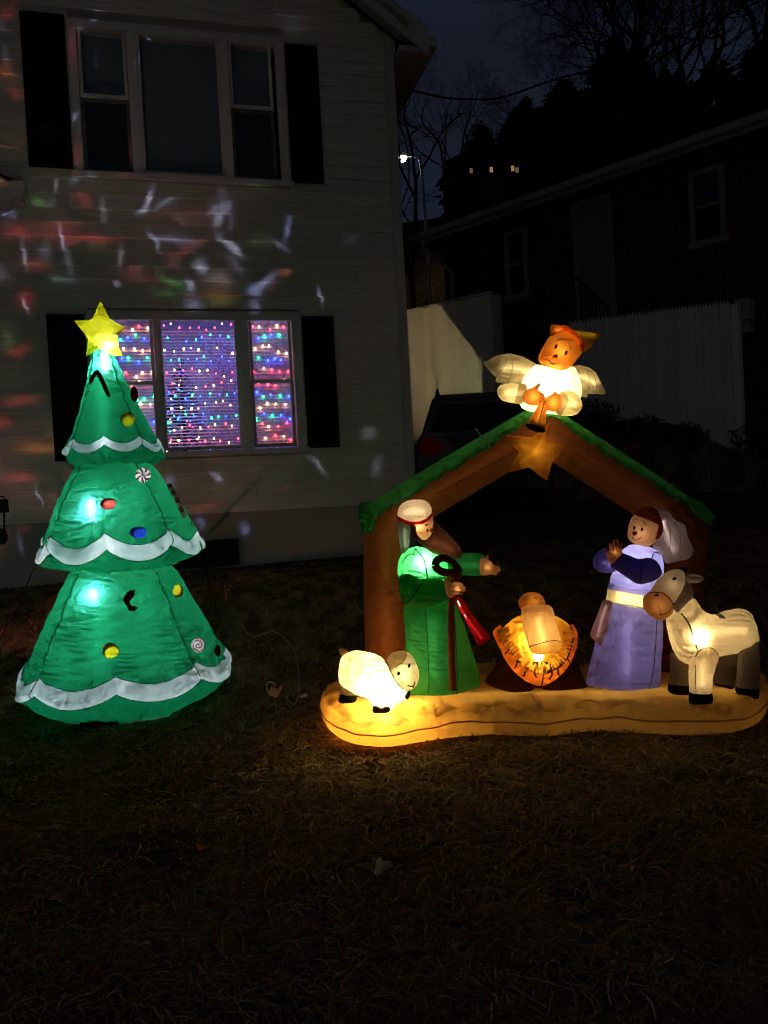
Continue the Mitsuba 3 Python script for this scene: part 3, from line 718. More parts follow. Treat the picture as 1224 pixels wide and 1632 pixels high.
add(LK + '__added_beam_plate', join([added_beam_plate([fence_pt(*q) for q in ((697, 481), (765, 571), (860, 571), (860, 380), (690, 380))]), added_beam_plate([fence_pt(*q) for q in ((768, 569), (769, 760), (860, 760), (860, 569))]), added_beam_plate([fence_pt(*q) for q in ((380, 548), (702, 481), (702, 330), (380, 330))])]), (.05, .05, .05), smooth=False)
add(LK + '__housing', tube([side_fr.p(2.6, 3.1, .0), side_fr.p(2.6, 3.1, .09), side_fr.p(2.6, 3.1, .115)], [.03, .05, .06], 10), (.1, .1, .1))
scene[LK + '__light'] = {'type': 'spot', 'to_world': T().look_at(origin=S.tolist(), target=fence_pt(715, 560).tolist(), up=[0, 0, 1]), 'intensity': {'type': 'rgb', 'value': [36., 25.5, 11.5]}, 'cutoff_angle': 24.0, 'beam_width': 18.0, 'sampling_weight': .7}

# ------------------------------------------------------------------ parked car, seen from behind
CK = 'parked_car'; tag(CK, 'dark silver car with roof rails parked behind the corner of the house', 'car')
cz = float(G(1.1, 11.0)) - .02; CY = 10.0
cd = np.array([math.sin(.06), math.cos(.06), 0]); cr = np.array([cd[1], -cd[0], 0]); cx0 = at(772, 700, CY); CF = Frame([cx0[0], CY, cz], cr, -cd)
# body stations: (distance forward, half width low, half width high, z low, z waist, z top)
st = [(-.02, .62, .6, .45, .85, 1.0), (.03, .86, .84, .32, .98, 1.06), (.25, .90, .87, .26, 1.02, 1.10), (1.0, .92, .89, .24, 1.0, 1.07), (3.0, .92, .88, .24, .96, 1.02), (3.9, .89, .82, .26, .86, .92), (4.25, .78, .68, .34, .72, .76), (4.32, .6, .52, .42, .6, .64)]


def stationed(rows):
    V = []
    for r_ in rows: V.append([CF.p(x, z, -r_[0]) for x, z in r_[1]])
    k = len(V[0]); V = np.array(V).reshape(-1, 3); f = []
    for i in range(len(rows) - 1):
        for j in range(k): a, b = i * k + j, i * k + (j + 1) % k; f += [[a, b, b + k], [a, b + k, a + k]]
    for j in range(1, k - 1): f += [[0, j + 1, j], [(len(rows) - 1) * k, (len(rows) - 1) * k + j, (len(rows) - 1) * k + j + 1]]
    return V, np.array(f)


body = stationed([(a, [(-wl, zl), (-wl - .02, (zl + zw) / 2), (-wh, zw), (-wh + .06, zt), (wh - .06, zt), (wh, zw), (wl + .02, (zl + zw) / 2), (wl, zl)]) for a, wl, wh, zl, zw, zt in st])
PC = (.03, .031, .038)
add(CK + '__body', body, np.array(PC) * 3.2, 'matte', smooth=False)
cab = [(.12, .80, .74, 1.09), (.30, .80, .62, 1.50), (.42, .80, .63, 1.63), (1.2, .80, .63, 1.66), (2.1, .79, .60, 1.60), (3.0, .76, .70, 1.10)]
add(CK + '__cabin', stationed([(a + (0 if i else -.1), [(-wb, 1.03), (-wt - .02, zt - .06), (-wt + .06, zt), (wt - .06, zt), (wt + .02, zt - .06), (wb, 1.03)]) for i, (a, wb, wt, zt) in enumerate(cab)]), np.array(PC) * 3.2, 'matte', smooth=False)
add(CK + '__rear_window', (np.array([CF.p(x, z, -n_) for x, z, n_ in ((-.70, 1.095, .012), (.70, 1.095, .012), (.57, 1.48, .272), (-.57, 1.48, .272))]), np.array([[0, 1, 2, 3]])), mat='dark_glass', smooth=False)
for s in (-1, 1):
    add(CK + '__side_window', (np.array([CF.p(s * x, z, -n_) for x, z, n_ in ((.817, 1.1, .4), (.817, 1.1, 2.5), (.655, 1.52, 2.0), (.67, 1.52, .5))]), np.array([[0, 1, 2, 3]])), mat='dark_glass', smooth=False)
    add(CK + '__tail_light', CF.box(min(s * .56, s * .85), max(s * .56, s * .85), .80, 1.03, -.03, .035, .07), (.34, .01, .016), 'matte', smooth=False)
    add(CK + '__roof_rail', tube(spline([CF.p(s * .56, 1.60, -.25), CF.p(s * .57, 1.71, -.5), CF.p(s * .57, 1.73, -1.2), CF.p(s * .56, 1.66, -1.9)], 20), .018, 6), (.02, .02, .022), 'gloss')
    for a in (.75, 3.5):
        k = upart(CK + '__wheel'); wc = CF.p(s * .80, .33, -a)
        add(k + '__tyre', tube([wc - cr * .1, wc - cr * .09, wc + cr * .09, wc + cr * .1], [.28, .33, .33, .28], 24), (.012, .012, .012))
        add(k + '__rim', tube([wc + cr * s * .07, wc + cr * s * .112], [.2, .19], 16), (.25, .25, .26), 'gloss')
add(CK + '__spoiler', CF.box(-.60, .60, 1.555, 1.60, -.46, -.24, .01), PC, 'car_paint', smooth=False)
add(CK + '__bumper', CF.box(-.85, .85, .30, .56, -.05, .07, .03), (.02, .02, .022), smooth=False)
add(CK + '__number_plate', CF.box(-.24, .24, .70, .84, .021, .03), (.45, .45, .42), smooth=False)


# ------------------------------------------------------------------ bank plants, trees, hillside
def tuft(key, P, n, hgt, spread, seed, col):
    r = np.random.default_rng(seed); a = r.uniform(0, 6.28, n); q = r.uniform(0, 1, n) ** .7; h = hgt * r.uniform(.5, 1.1, n)
    d = np.stack([np.cos(a), np.sin(a), 0 * a], 1); sd = np.stack([-np.sin(a), np.cos(a), 0 * a], 1) * .006; b0 = np.asarray(P) + d * .12 * q[:, None]
    m1 = b0 + d * (spread * .35 * q)[:, None] + np.array([0, 0, 1]) * (h * .7)[:, None]; t = b0 + d * (spread * q)[:, None] + np.array([0, 0, 1]) * (h * (1 - .45 * q))[:, None]
    V = np.stack([b0 - sd, b0 + sd, m1 - sd * .8, m1 + sd * .8, t], 1).reshape(-1, 3); o = (np.arange(n) * 5)[:, None]
    f = np.concatenate([o + np.array([[0, 1, 3]]), o + np.array([[0, 3, 2]]), o + np.array([[2, 3, 4]])])
    C = np.repeat(np.asarray(col) * r.uniform(.5, 1.5, (n, 1)), 5, 0)
    add(key, (V, f), colors=C, smooth=False)


for i, (px, Y, hh, lb) in enumerate(((1118, 11.0, .62, 'clump of pale ornamental grass below the right end of the picket fence'), (1060, 11.3, .5, 'smaller clump of ornamental grass left of the biggest clump below the fence'), (1190, 11.1, .45, 'low grass clump at the right edge below the fence end'))):
    x = at(px, 690, Y)[0]; k = uniq('ornamental_grass'); scene[k + '__x'] = {}
    del scene[k + '__x']
    tuft(k + '__blades', (x, Y, float(G(x, Y))), 380, hh, .55, 60 + i, (.14, .13, .07)); tag(k, lb, 'ornamental grass', 'grass clumps on the bank')
    labels[k + '__blades'] = {'kind': 'stuff'}


def bush(key, P, rad, n, seed, col, leaf=.035):
    r = np.random.default_rng(seed); d = r.normal(size=(n, 3)); d /= np.linalg.norm(d, axis=1, keepdims=True); q = r.uniform(.3, 1, n) ** .5
    c = np.asarray(P) + d * (np.asarray(rad) * q[:, None]) * (.6 + .8 * meshkit.fbm(d * 2.2 + seed, 3, seed))[:, None]
    e1 = r.normal(size=(n, 3)); e1 /= np.linalg.norm(e1, axis=1, keepdims=True); e2 = np.cross(e1, r.normal(size=(n, 3))); e2 /= np.linalg.norm(e2, axis=1, keepdims=True)
    lf = leaf * r.uniform(.6, 1.4, (n, 1)); V = np.stack([c - e1 * lf, c + e2 * lf * .45, c + e1 * lf, c - e2 * lf * .45], 1).reshape(-1, 3); o = (np.arange(n) * 4)[:, None]
    f = np.concatenate([o + np.array([[0, 1, 2]]), o + np.array([[0, 2, 3]])])
    add(key, (V, f), colors=np.repeat(np.asarray(col) * r.uniform(.5, 1.5, (n, 1)), 4, 0), smooth=False)


for i, (px, py, Y, rd, lb) in enumerate(((1015, 668, 11.9, (.5, .3, .22), 'low dark shrub at the foot of the picket fence, left of the grass clump'), (1090, 665, 11.7, (.35, .3, .26), 'dark leafy shrub in front of the picket fence near its right end'), (940, 690, 12.2, (.5, .4, .3), 'dark shrub at the left end of the picket fence'), (1200, 690, 11.6, (.4, .4, .3), 'dark shrub at the right edge beyond the picket fence'))):
    P = at(px, py, Y); k = uniq('shrub'); P[2] = float(G(P[0], P[1])) + rd[2] * .5
    bush(k + '__crown', P, rd, 900, 80 + i, (.03, .035, .018)); tag(k, lb, 'shrub', 'shrubs along the fence')
    add(k + '__stem', tube([P - [0, 0, rd[2] * .6], P + [0.02, 0, .1]], [.02, .008], 5), (.03, .02, .015))


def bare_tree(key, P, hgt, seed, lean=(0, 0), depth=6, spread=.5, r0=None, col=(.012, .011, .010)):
    r = np.random.default_rng(seed); trunk, tw = [], []
    r0 = r0 or hgt * .0115

    def grow(p, d, L, rad, lev):
        n = 4; pts = [p]; q = d.copy()
        for i in range(n):
            q = q + r.normal(0, .10 + .03 * lev, 3) + np.array([0, 0, .05]); q /= np.linalg.norm(q); pts.append(pts[-1] + q * L / n)
        (trunk if lev < 2 else tw).append(tube(pts, np.linspace(rad, rad * .62, n + 1), 6 if lev < 2 else (4 if lev < 4 else 3), False))
        if lev >= depth: return
        for i in range(2 + (r.uniform() < .75) + (lev > 2)):
            t = r.integers(2, n + 1) if i else n; a = r.normal(size=3); a -= a @ q * q; a /= np.linalg.norm(a); sp_ = spread * r.uniform(.5, 1.3) * (.6 if i == 0 else 1.1)
            nd = q * math.cos(sp_) + a * math.sin(sp_); grow(pts[t], nd / np.linalg.norm(nd), L * r.uniform(.6, .86), rad * (.62 if i == 0 else .5), lev + 1)

    d = np.array([lean[0], lean[1], 1.0]); grow(np.asarray(P, float), d / np.linalg.norm(d), hgt * .27, r0, 0)
    add(key + '__trunk', join(trunk), col); k = add(key + '__crown', join(tw), col, smooth=False)


trees = [(650, 20, 8.5, (0, 0), 'bare tree close behind the corner of the clapboard house'), (706, 27, 9.0, (-.05, 0), 'spreading bare tree left of the blue gap of sky'), (664, 34, 11, (-.15, 0), 'taller bare tree further back behind the street lamp'),
         (940, 30, 17, (-.16, 0), 'bare tree reaching left over the blue gap of sky'), (1010, 26, 17, (-.15, 0), 'tall bare tree above the roof of the brick house'), (1100, 30, 18, (.0, 0), 'tall bare tree above the pale framed window'), (1190, 27, 17, (0, 0), 'bare tree at the top right corner'),
         (890, 44, 12, (.1, 0), 'distant bare tree on the ridge in the middle'), (770, 50, 7, (0, 0), 'distant small bare tree on the ridge left of the lit windows'),
         (970, 34, 16, (.05, 0), 'slender bare tree behind the one reaching over the gap'), (1050, 36, 17, (-.05, 0), 'twiggy bare tree between the two tallest ones'), (1150, 34, 17, (-.08, 0), 'twiggy bare tree left of the corner tree')]
for i, (px, Y, hg, ln, lb) in enumerate(trees):
    x = at(px, 400, Y)[0]; k = 'bare_tree' if i == 0 else f'bare_tree_{i:03d}'
    bare_tree(k, (x, Y, float(G(x, Y)) - .2), hg, 200 + i, ln, 7 if i in (3, 4, 5, 6, 9, 10, 11) else 6, .56); tag(k, lb, 'tree', 'bare trees on the hillside')


def evergreen(key, P, hgt, rad, seed):
    """ragged old evergreen: boughs of uneven length hung round the trunk"""
    r = np.random.default_rng(seed); V = []
    nb = 150
    for i in range(nb):
        t = r.uniform() ** .8; a = r.uniform(0, 6.28); L = rad * (1 - (1 - t) ** 1.7) * r.uniform(.45, 1.15) * (.7 + .6 * meshkit.noise(np.array([[a * 1.3, t * 5, 0]]), seed)[0]); z = hgt * (1 - .93 * t)
        n = int(26 + 30 * t); q = r.uniform(.1, 1, n) ** .7; d = np.array([math.cos(a), math.sin(a)]); c = np.stack([P[0] + d[0] * L * q, P[1] + d[1] * L * q, P[2] + z - .32 * L * q ** 1.6 + r.normal(0, .16, n)], 1) + r.normal(0, .10 * L, (n, 3)) * [1, 1, .35]
        e1 = np.stack([d[0] + r.normal(0, .6, n), d[1] + r.normal(0, .6, n), r.normal(-.35, .3, n)], 1) * r.uniform(.18, .42, (n, 1)); e2 = np.cross(e1, r.normal(size=(n, 3))); e2 *= .16 * r.uniform(.6, 1.4, (n, 1)) / (np.linalg.norm(e2, axis=1, keepdims=True) + 1e-9)
        V.append(np.stack([c - e2, c + e2, c + e1], 1).reshape(-1, 3))
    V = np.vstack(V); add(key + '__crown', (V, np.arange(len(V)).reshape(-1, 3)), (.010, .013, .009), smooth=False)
    add(key + '__trunk', tube([np.asarray(P) - [0, 0, .3], np.asarray(P) + [0, 0, hgt * .92]], [hgt * .02, .02], 7), (.015, .012, .01))


for i, (px, Y, hg, rd, lb) in enumerate(((842, 54, 5.5, 3.4, 'dark evergreen on the ridge right of the sky gap'), (905, 48, 7, 4.2, 'broad dark evergreen over the roof in the middle'), (985, 44, 8.5, 4.4, 'dark evergreen behind the tall bare trees'), (1065, 40, 6.5, 4.2, 'tall dark evergreen above the pale framed window'), (1140, 37, 6.5, 4.2, 'tall ragged evergreen right of the framed window'), (1215, 36, 7, 4.4, 'tall dark evergreen at the right edge'), (770, 58, 5, 3.0, 'low dark evergreen at the foot of the sky gap'), (1030, 52, 8, 4.6, 'farthest tall evergreen between the bare trunks'))):
    x = at(px, 300, Y)[0]; k = 'evergreen' if i == 0 else f'evergreen_{i:03d}'
    evergreen(k, (x, Y, float(G(x, Y))), hg, rd, 300 + i); tag(k, lb, 'evergreen tree', 'dark evergreens along the ridge')

# lamp post far up the street, lit
SL = 'street_lamp'; tag(SL, 'lit street lamp on a thin bent pole behind the corner of the house', 'street lamp')
Ys = 22.0; pt = at(668, 251, Ys); hd = at(642, 253, Ys); gx = at(684, 460, Ys)
add(SL + '__pole', tube(spline([(gx[0], Ys, float(G(gx[0], Ys)) - .2), at(680, 380, Ys), at(673, 290, Ys), pt, at(660, 249, Ys)], 24), .045, 7), (.3, .3, .28))
add(SL + '__arm', tube([at(660, 249, Ys), at(652, 249, Ys), at(646, 250, Ys)], .03, 6), (.25, .25, .25))
add(SL + '__lamp_head', tube([hd + [0, 0, .16], hd + [0, 0, .12], hd + [0, 0, .045]], [.05, .16, .17], 12), (.2, .2, .2))
emit(SL + '__bulb', ball(hd, (.095, .095, .1), 2), (95, 90, 62), .7)
# houses on the far hillside
for i, (px, py, Y, wins_, lb) in enumerate(((808, 290, 44.0, [(790, 262), (817, 268), (824, 271)], 'far gabled house on the hillside with lit windows'), (750, 285, 48.0, [(751, 272)], 'far house left of the gabled one with a single lit window'))):
    k = 'far_house' if i == 0 else 'far_house_001'; tag(k, lb, 'house')
    P = at(px, py, Y); P[2] = float(G(P[0], Y)) - .5; fF = Frame([P[0], Y, 0], [1, 0, 0], [0, -1, 0]); top = at(px, 283, Y)[2]
    zt = max(at(px, 255, Y)[2], P[2] + 3)
    add(k + '__wall', fF.box(-1.35, 1.35, P[2] - 1, zt, -4, 0), (.06, .058, .05), smooth=False)
    add(k + '__roof', fF.prism([(-1.6, zt - .15), (1.6, zt - .15), (0, zt + .5)], -4.3, .4), mat='roofing', smooth=False)
    for (a, b) in wins_:
        q = at(a, b, Y - .02); w_ = upart(k + '__window'); u = q[0] - P[0]
        if i == 0 and a == 790: u = -.85
        u = max(-1.1, min(1.1, u)); zz = min(q[2], zt - .5)
        add(w_ + '__frame', join([fF.box(u - .14, u + .14, zz - .2, zz - .16, 0.0005, .05), fF.box(u - .14, u + .14, zz + .16, zz + .2, .0005, .05)]), (.1, .1, .1), smooth=False)
        emit(w_ + '__pane', fF.box(u - .09, u + .09, zz - .15, zz + .15, .001, .02), (.26, .17, .07) if rng.uniform() < .6 else (.12, .08, .04), .15)
# cable over the gap of sky
CB = 'overhead_cable'; tag(CB, 'black overhead cable sagging across the gap of sky', 'cable')
add(CB, tube(spline([at(560, 120, 16), at(690, 152, 16.5), at(740, 158, 17), at(800, 155, 17.5), at(880, 128, 18), at(985, 96, 19), at(1240, -10, 21)], 60), .022, 5), (.008, .008, .01))

# hanging lantern on a hook at the left edge
GL = 'garden_lantern'; tag(GL, 'black lantern hanging on a garden hook at the left edge', 'lantern')
Yl = 6.6
add(GL + '__hook', tube([at(-10, 790, Yl), at(7, 792, Yl), at(8, 800, Yl)], .007, 6), (.01, .01, .01))
lx = at(4, 806, Yl)
add(GL + '__cap', tube([lx + [0, 0, .055], lx + [0, 0, .05], lx - [0, 0, .055], lx - [0, 0, .06]], [.035, .045, .05, .045], 10), (.012, .01, .01))
add(GL + '__neck', tube([at(6.5, 815, Yl), at(7, 845, Yl)], .008, 6), (.01, .01, .01))
add(GL + '__body', ball(at(3, 855, Yl), (.045, .045, .07), 2), (.012, .012, .012))
gp = at(-2, 870, Yl)
add(GL + '__pole', tube([at(-14, 790, Yl), (gp[0] - .06, Yl, float(G(gp[0], Yl)) - .1)], .009, 6), (.01, .01, .01))

# lamp post added behind the viewer, out of view: dim general light
SB = 'street_lamp_001'; tag(SB, 'unseen lamp post added behind the viewer for the dim general light', 'street lamp')
q = np.array([0.0, -28.0, 3.5])
add(SB + '__pole', tube([(q[0] + 1.6, q[1] - .5, -.3), (q[0] + 1.6, q[1] - .5, 3.5), (q[0] + 1.2, q[1] - .4, 3.8), (q[0], q[1], 3.68)], .08, 8), (.3, .3, .3))
add(SB + '__lamp_head', tube([q + [0, 0, .25], q + [0, 0, .2], q + [0, 0, .1]], [.08, .26, .28], 12), (.2, .2, .2))
emit(SB + '__bulb', ball(q, .15, 2), np.array([1.0, .93, .75]) * 1090, 2.0)

# party projector on a stake: its lens throws the coloured flecks over the house
PP = 'light_projector'; tag(PP, 'small black garden light projector on a stake, left of the inflatable tree outside the picture', 'projector')
pq = np.array([-3.55, 5.2, .42])
add(PP + '__stake', tube([pq - [0, 0, .5], pq - [0, 0, .08]], [.006, .012], 6), (.02, .02, .02))
pt_ = H.p(-.4, 3.3, 0); pd = (pt_ - pq) / np.linalg.norm(pt_ - pq)
add(PP + '__housing', tube([pq - pd * .13, pq - pd * .12, pq - pd * .03, pq - pd * .025], [.05, .06, .06, .052], 14), (.015, .015, .015))
PW = T().look_at(origin=pq.tolist(), target=pt_.tolist(), up=[0, 0, 1]); CUT = 52.0
_M = np.linalg.inv(np.array(PW.matrix, float)); _uf = math.tan(math.radians(CUT))


def lens_uv(px, py):
    P = hit(px, py, H.p(0, 0, .02), HN); l = (_M @ np.append(P, 1))[:3]; return .5 + .5 * l[0] / (l[2] * _uf), .5 + .5 * l[1] / (l[2] * _uf)


Wt, Bl, Rd, Gn, Or = (.60, .64, 1.05), (.46, .52, 1.3), (.52, .045, .05), (.12, .42, .12), (.55, .15, .045)
flecks = [(350, 335, 14, 9, -.6, Wt), (343, 354, 9, 7, -1.2, Wt), (232, 323, 12, 5, -1.1, Wt), (226, 336, 12, 4, -.6, Wt), (262, 326, 18, 7, -.4, (.3, .33, .5)), (244, 385, 16, 4, 1.1, Wt), (268, 387, 20, 6, .1, (.32, .32, .6)), (360, 390, 22, 5, .7, (.6, .6, .95)), (372, 402, 12, 4, .9, Wt), (455, 368, 14, 6, 1.5, Bl), (448, 393, 14, 4, .4, (.35, .3, .6)), (318, 430, 11, 8, -1.3, Wt), (345, 448, 22, 12, .1, (.3, .25, .3)), (405, 465, 10, 8, 1.2, Bl), (420, 452, 20, 6, -.7, (.5, .5, 1.)), (299, 458, 9, 6, .8, Wt), (308, 485, 14, 8, .6, (.35, .35, .7)), (510, 473, 10, 3, 1.3, Wt), (403, 492, 10, 7, .3, (.35, .35, .75)), (100, 381, 18, 3, 1.1, Wt), (37, 405, 16, 4, 1.35, (.4, .4, .6)), (40, 490, 10, 3, 1.1, Wt), (183, 452, 5, 4, .5, Wt), (190, 412, 5, 12, 0, (.3, .3, .4)), (5, 331, 16, 5, .65, Bl), (505, 742, 18, 4, .7, (.35, .33, .5)), (344, 761, 11, 4, .5, Wt), (270, 768, 10, 8, 1.2, (.35, .35, .6)), (311, 836, 9, 6, 1.4, Bl), (381, 846, 7, 10, .0, Bl), (62, 792, 12, 2, 1.1, Wt), (30, 872, 14, 4, 1.4, (.3, .3, .5)), (152, 22, 8, 4, -.6, Wt), (218, 96, 9, 4, -1.2, Wt), (120, 182, 9, 4, -1.0, Wt), (165, 335, 16, 6, 1.5, (.25, .25, .35)), (150, 275, 8, 5, 1.4, (.3, .3, .4)), (88, 297, 8, 4, 1.4, (.35, .35, .5)), (237, 310, 12, 5, -1.2, Wt), (600, 745, 8, 14, .2, (.2, .22, .3)), (320, 620, 8, 8, 0, (.1, .1, .2)), (590, 690, 12, 10, 0, (.2, .22, .26)), (560, 380, 10, 8, 0, (.1, .1, .16)),
          (132, 318, 17, 12, .5, Rd), (26, 372, 22, 16, .2, Rd), (90, 372, 50, 18, .1, (.38, .04, .06)), (150, 383, 36, 10, .1, Rd), (55, 420, 30, 14, .2, (.3, .06, .05)), (40, 480, 16, 20, 0, Rd), (28, 560, 22, 12, -.3, Rd), (30, 640, 36, 10, -.1, Rd), (5, 675, 14, 14, 0, Rd), (60, 715, 40, 14, 0, Or), (30, 762, 30, 9, 0, Rd), (90, 690, 24, 20, 0, (.2, .08, .05)), (8, 120, 22, 16, .3, Or), (24, 150, 14, 12, .3, Rd), (12, 230, 20, 14, 0, Or), (8, 20, 14, 16, 0, Rd), (112, 70, 14, 40, .1, (.35, .05, .05)), (118, 250, 12, 24, 0, (.4, .05, .05)), (205, 250, 10, 30, 0, (.35, .05, .05)), (453, 434, 12, 6, -.4, Or), (325, 808, 24, 6, -.1, Rd), (300, 400, 40, 10, -.6, (.25, .05, .07)), (35, 846, 14, 8, 0, (.35, .05, .08)), (75, 206, 12, 14, 0, (.4, .03, .02)), (340, 470, 40, 14, 0, (.22, .08, .03)), (220, 440, 34, 14, 0, (.22, .04, .05)), (300, 345, 60, 20, 0, (.12, .03, .04)), (250, 560, 20, 60, 0, (.1, .03, .02)),
          (272, 452, 20, 6, .6, Gn), (262, 470, 16, 8, .4, (.06, .2, .07)), (62, 320, 12, 6, .6, Gn), (488, 152, 10, 10, .4, (.05, .25, .1)), (512, 175, 12, 8, .7, (.05, .16, .07)), (150, 395, 16, 8, 0, (.08, .1, .03)), (12, 540, 12, 24, 0, (.12, .2, .06)), (350, 480, 30, 8, 0, (.12, .16, .03)), (210, 800, 10, 10, 0, (.1, .2, .1)), (420, 140, 10, 40, 0, (.03, .09, .07))]
_rf = np.random.default_rng(77)
for i in range(46):
    flecks.append((_rf.uniform(-20, 470) if i % 3 else _rf.uniform(-20, 160), _rf.uniform(300, 860) if i % 2 else _rf.uniform(20, 500), _rf.uniform(8, 26), _rf.uniform(4, 12), _rf.uniform(-1.6, 1.6), [(.16, .17, .27), (.16, .02, .02), (.13, .13, .24), (.15, .05, .02), (.05, .11, .05), (.12, .03, .06)][i % 6]))
_fl = []
for px, py, a, b, ang, colr in flecks:
    u, v = lens_uv(px, py); ca, sa = math.cos(ang), math.sin(ang)
    ux, vx = lens_uv(px + 3 * ca, py + 3 * sa); uy, vy = lens_uv(px - 3 * sa, py + 3 * ca)
    J = np.array([[(ux - u) / 3, (uy - u) / 3], [(vx - v) / 3, (vy - v) / 3]]); Ji = np.linalg.inv(J)
    P_ = hit(px, py, H.p(0, 0, .02), HN); dd = P_ - pq; r2 = dd @ dd; cs = abs(dd @ HN) / math.sqrt(r2); k_ = min(2.2, r2 / 16.0 * .62 / cs)
    if colr[0] > 1.6 * colr[2]: a, b = .8 * a, .75 * b
    _fl.append((u, v, Ji[0] / a, Ji[1] / b, tuple(float(x) for x in np.array(colr) * k_), px * .37))


def gobo(p, n, uv):
    u, v = uv.x, uv.y
    wob = mikit.noise(u * 90, v * 90) - .5; wob2 = mikit.noise(u * 90 + 7, v * 90 + 31) - .5
    w = mikit.fbm(u * 22, v * 22); w3 = mikit.fbm(u * 9 + 5, v * 9)
    R_ = mikit.smoothstep(.35, .8, w3) * .05; c = mi.Color3f(R_ * 1.7 + .008, R_ * .5 + .006, R_ * .5 + .007)
    uu, vv = u + wob * .0035, v + wob2 * .0035
    for (a, b, ja, jb, colr, ph) in _fl:
        x, y = (uu - a) * float(ja[0]) + (vv - b) * float(ja[1]), (uu - a) * float(jb[0]) + (vv - b) * float(jb[1])
        g = dr.exp(-1.1 * (x * x + y * y)); c += mi.Color3f(*colr) * g * (.72 + .56 * w)
    return c


scene[PP + '__beam'] = {'type': 'spot', 'to_world': PW, 'intensity': {'type': 'rgb', 'value': [48., 48., 48.]}, 'cutoff_angle': CUT, 'beam_width': CUT - 4, 'texture': mikit.proc(gobo), 'sampling_weight': 3.0}

# ------------------------------------------------------------------ inflatable christmas tree
XT = 'inflatable_tree'; tag(XT, 'tall inflatable green tree of three tiers with a yellow star, glowing from inside', 'inflatable tree')
TX = at(200, 1000, 5.75)[0]; TXY = np.array([TX, 5.75, 0.0])
GREEN, SNOW = (.007, .195, .080), (.78, .92, 1.0)
NT = 480
LW = np.array([.88, 1.0, 1.0])
th = np.arange(NT) * 2 * np.pi / NT


def lobes(t, t0, A, pw=.75): return A * (1 - np.abs(np.sin(4 * (t - t0))) ** pw)


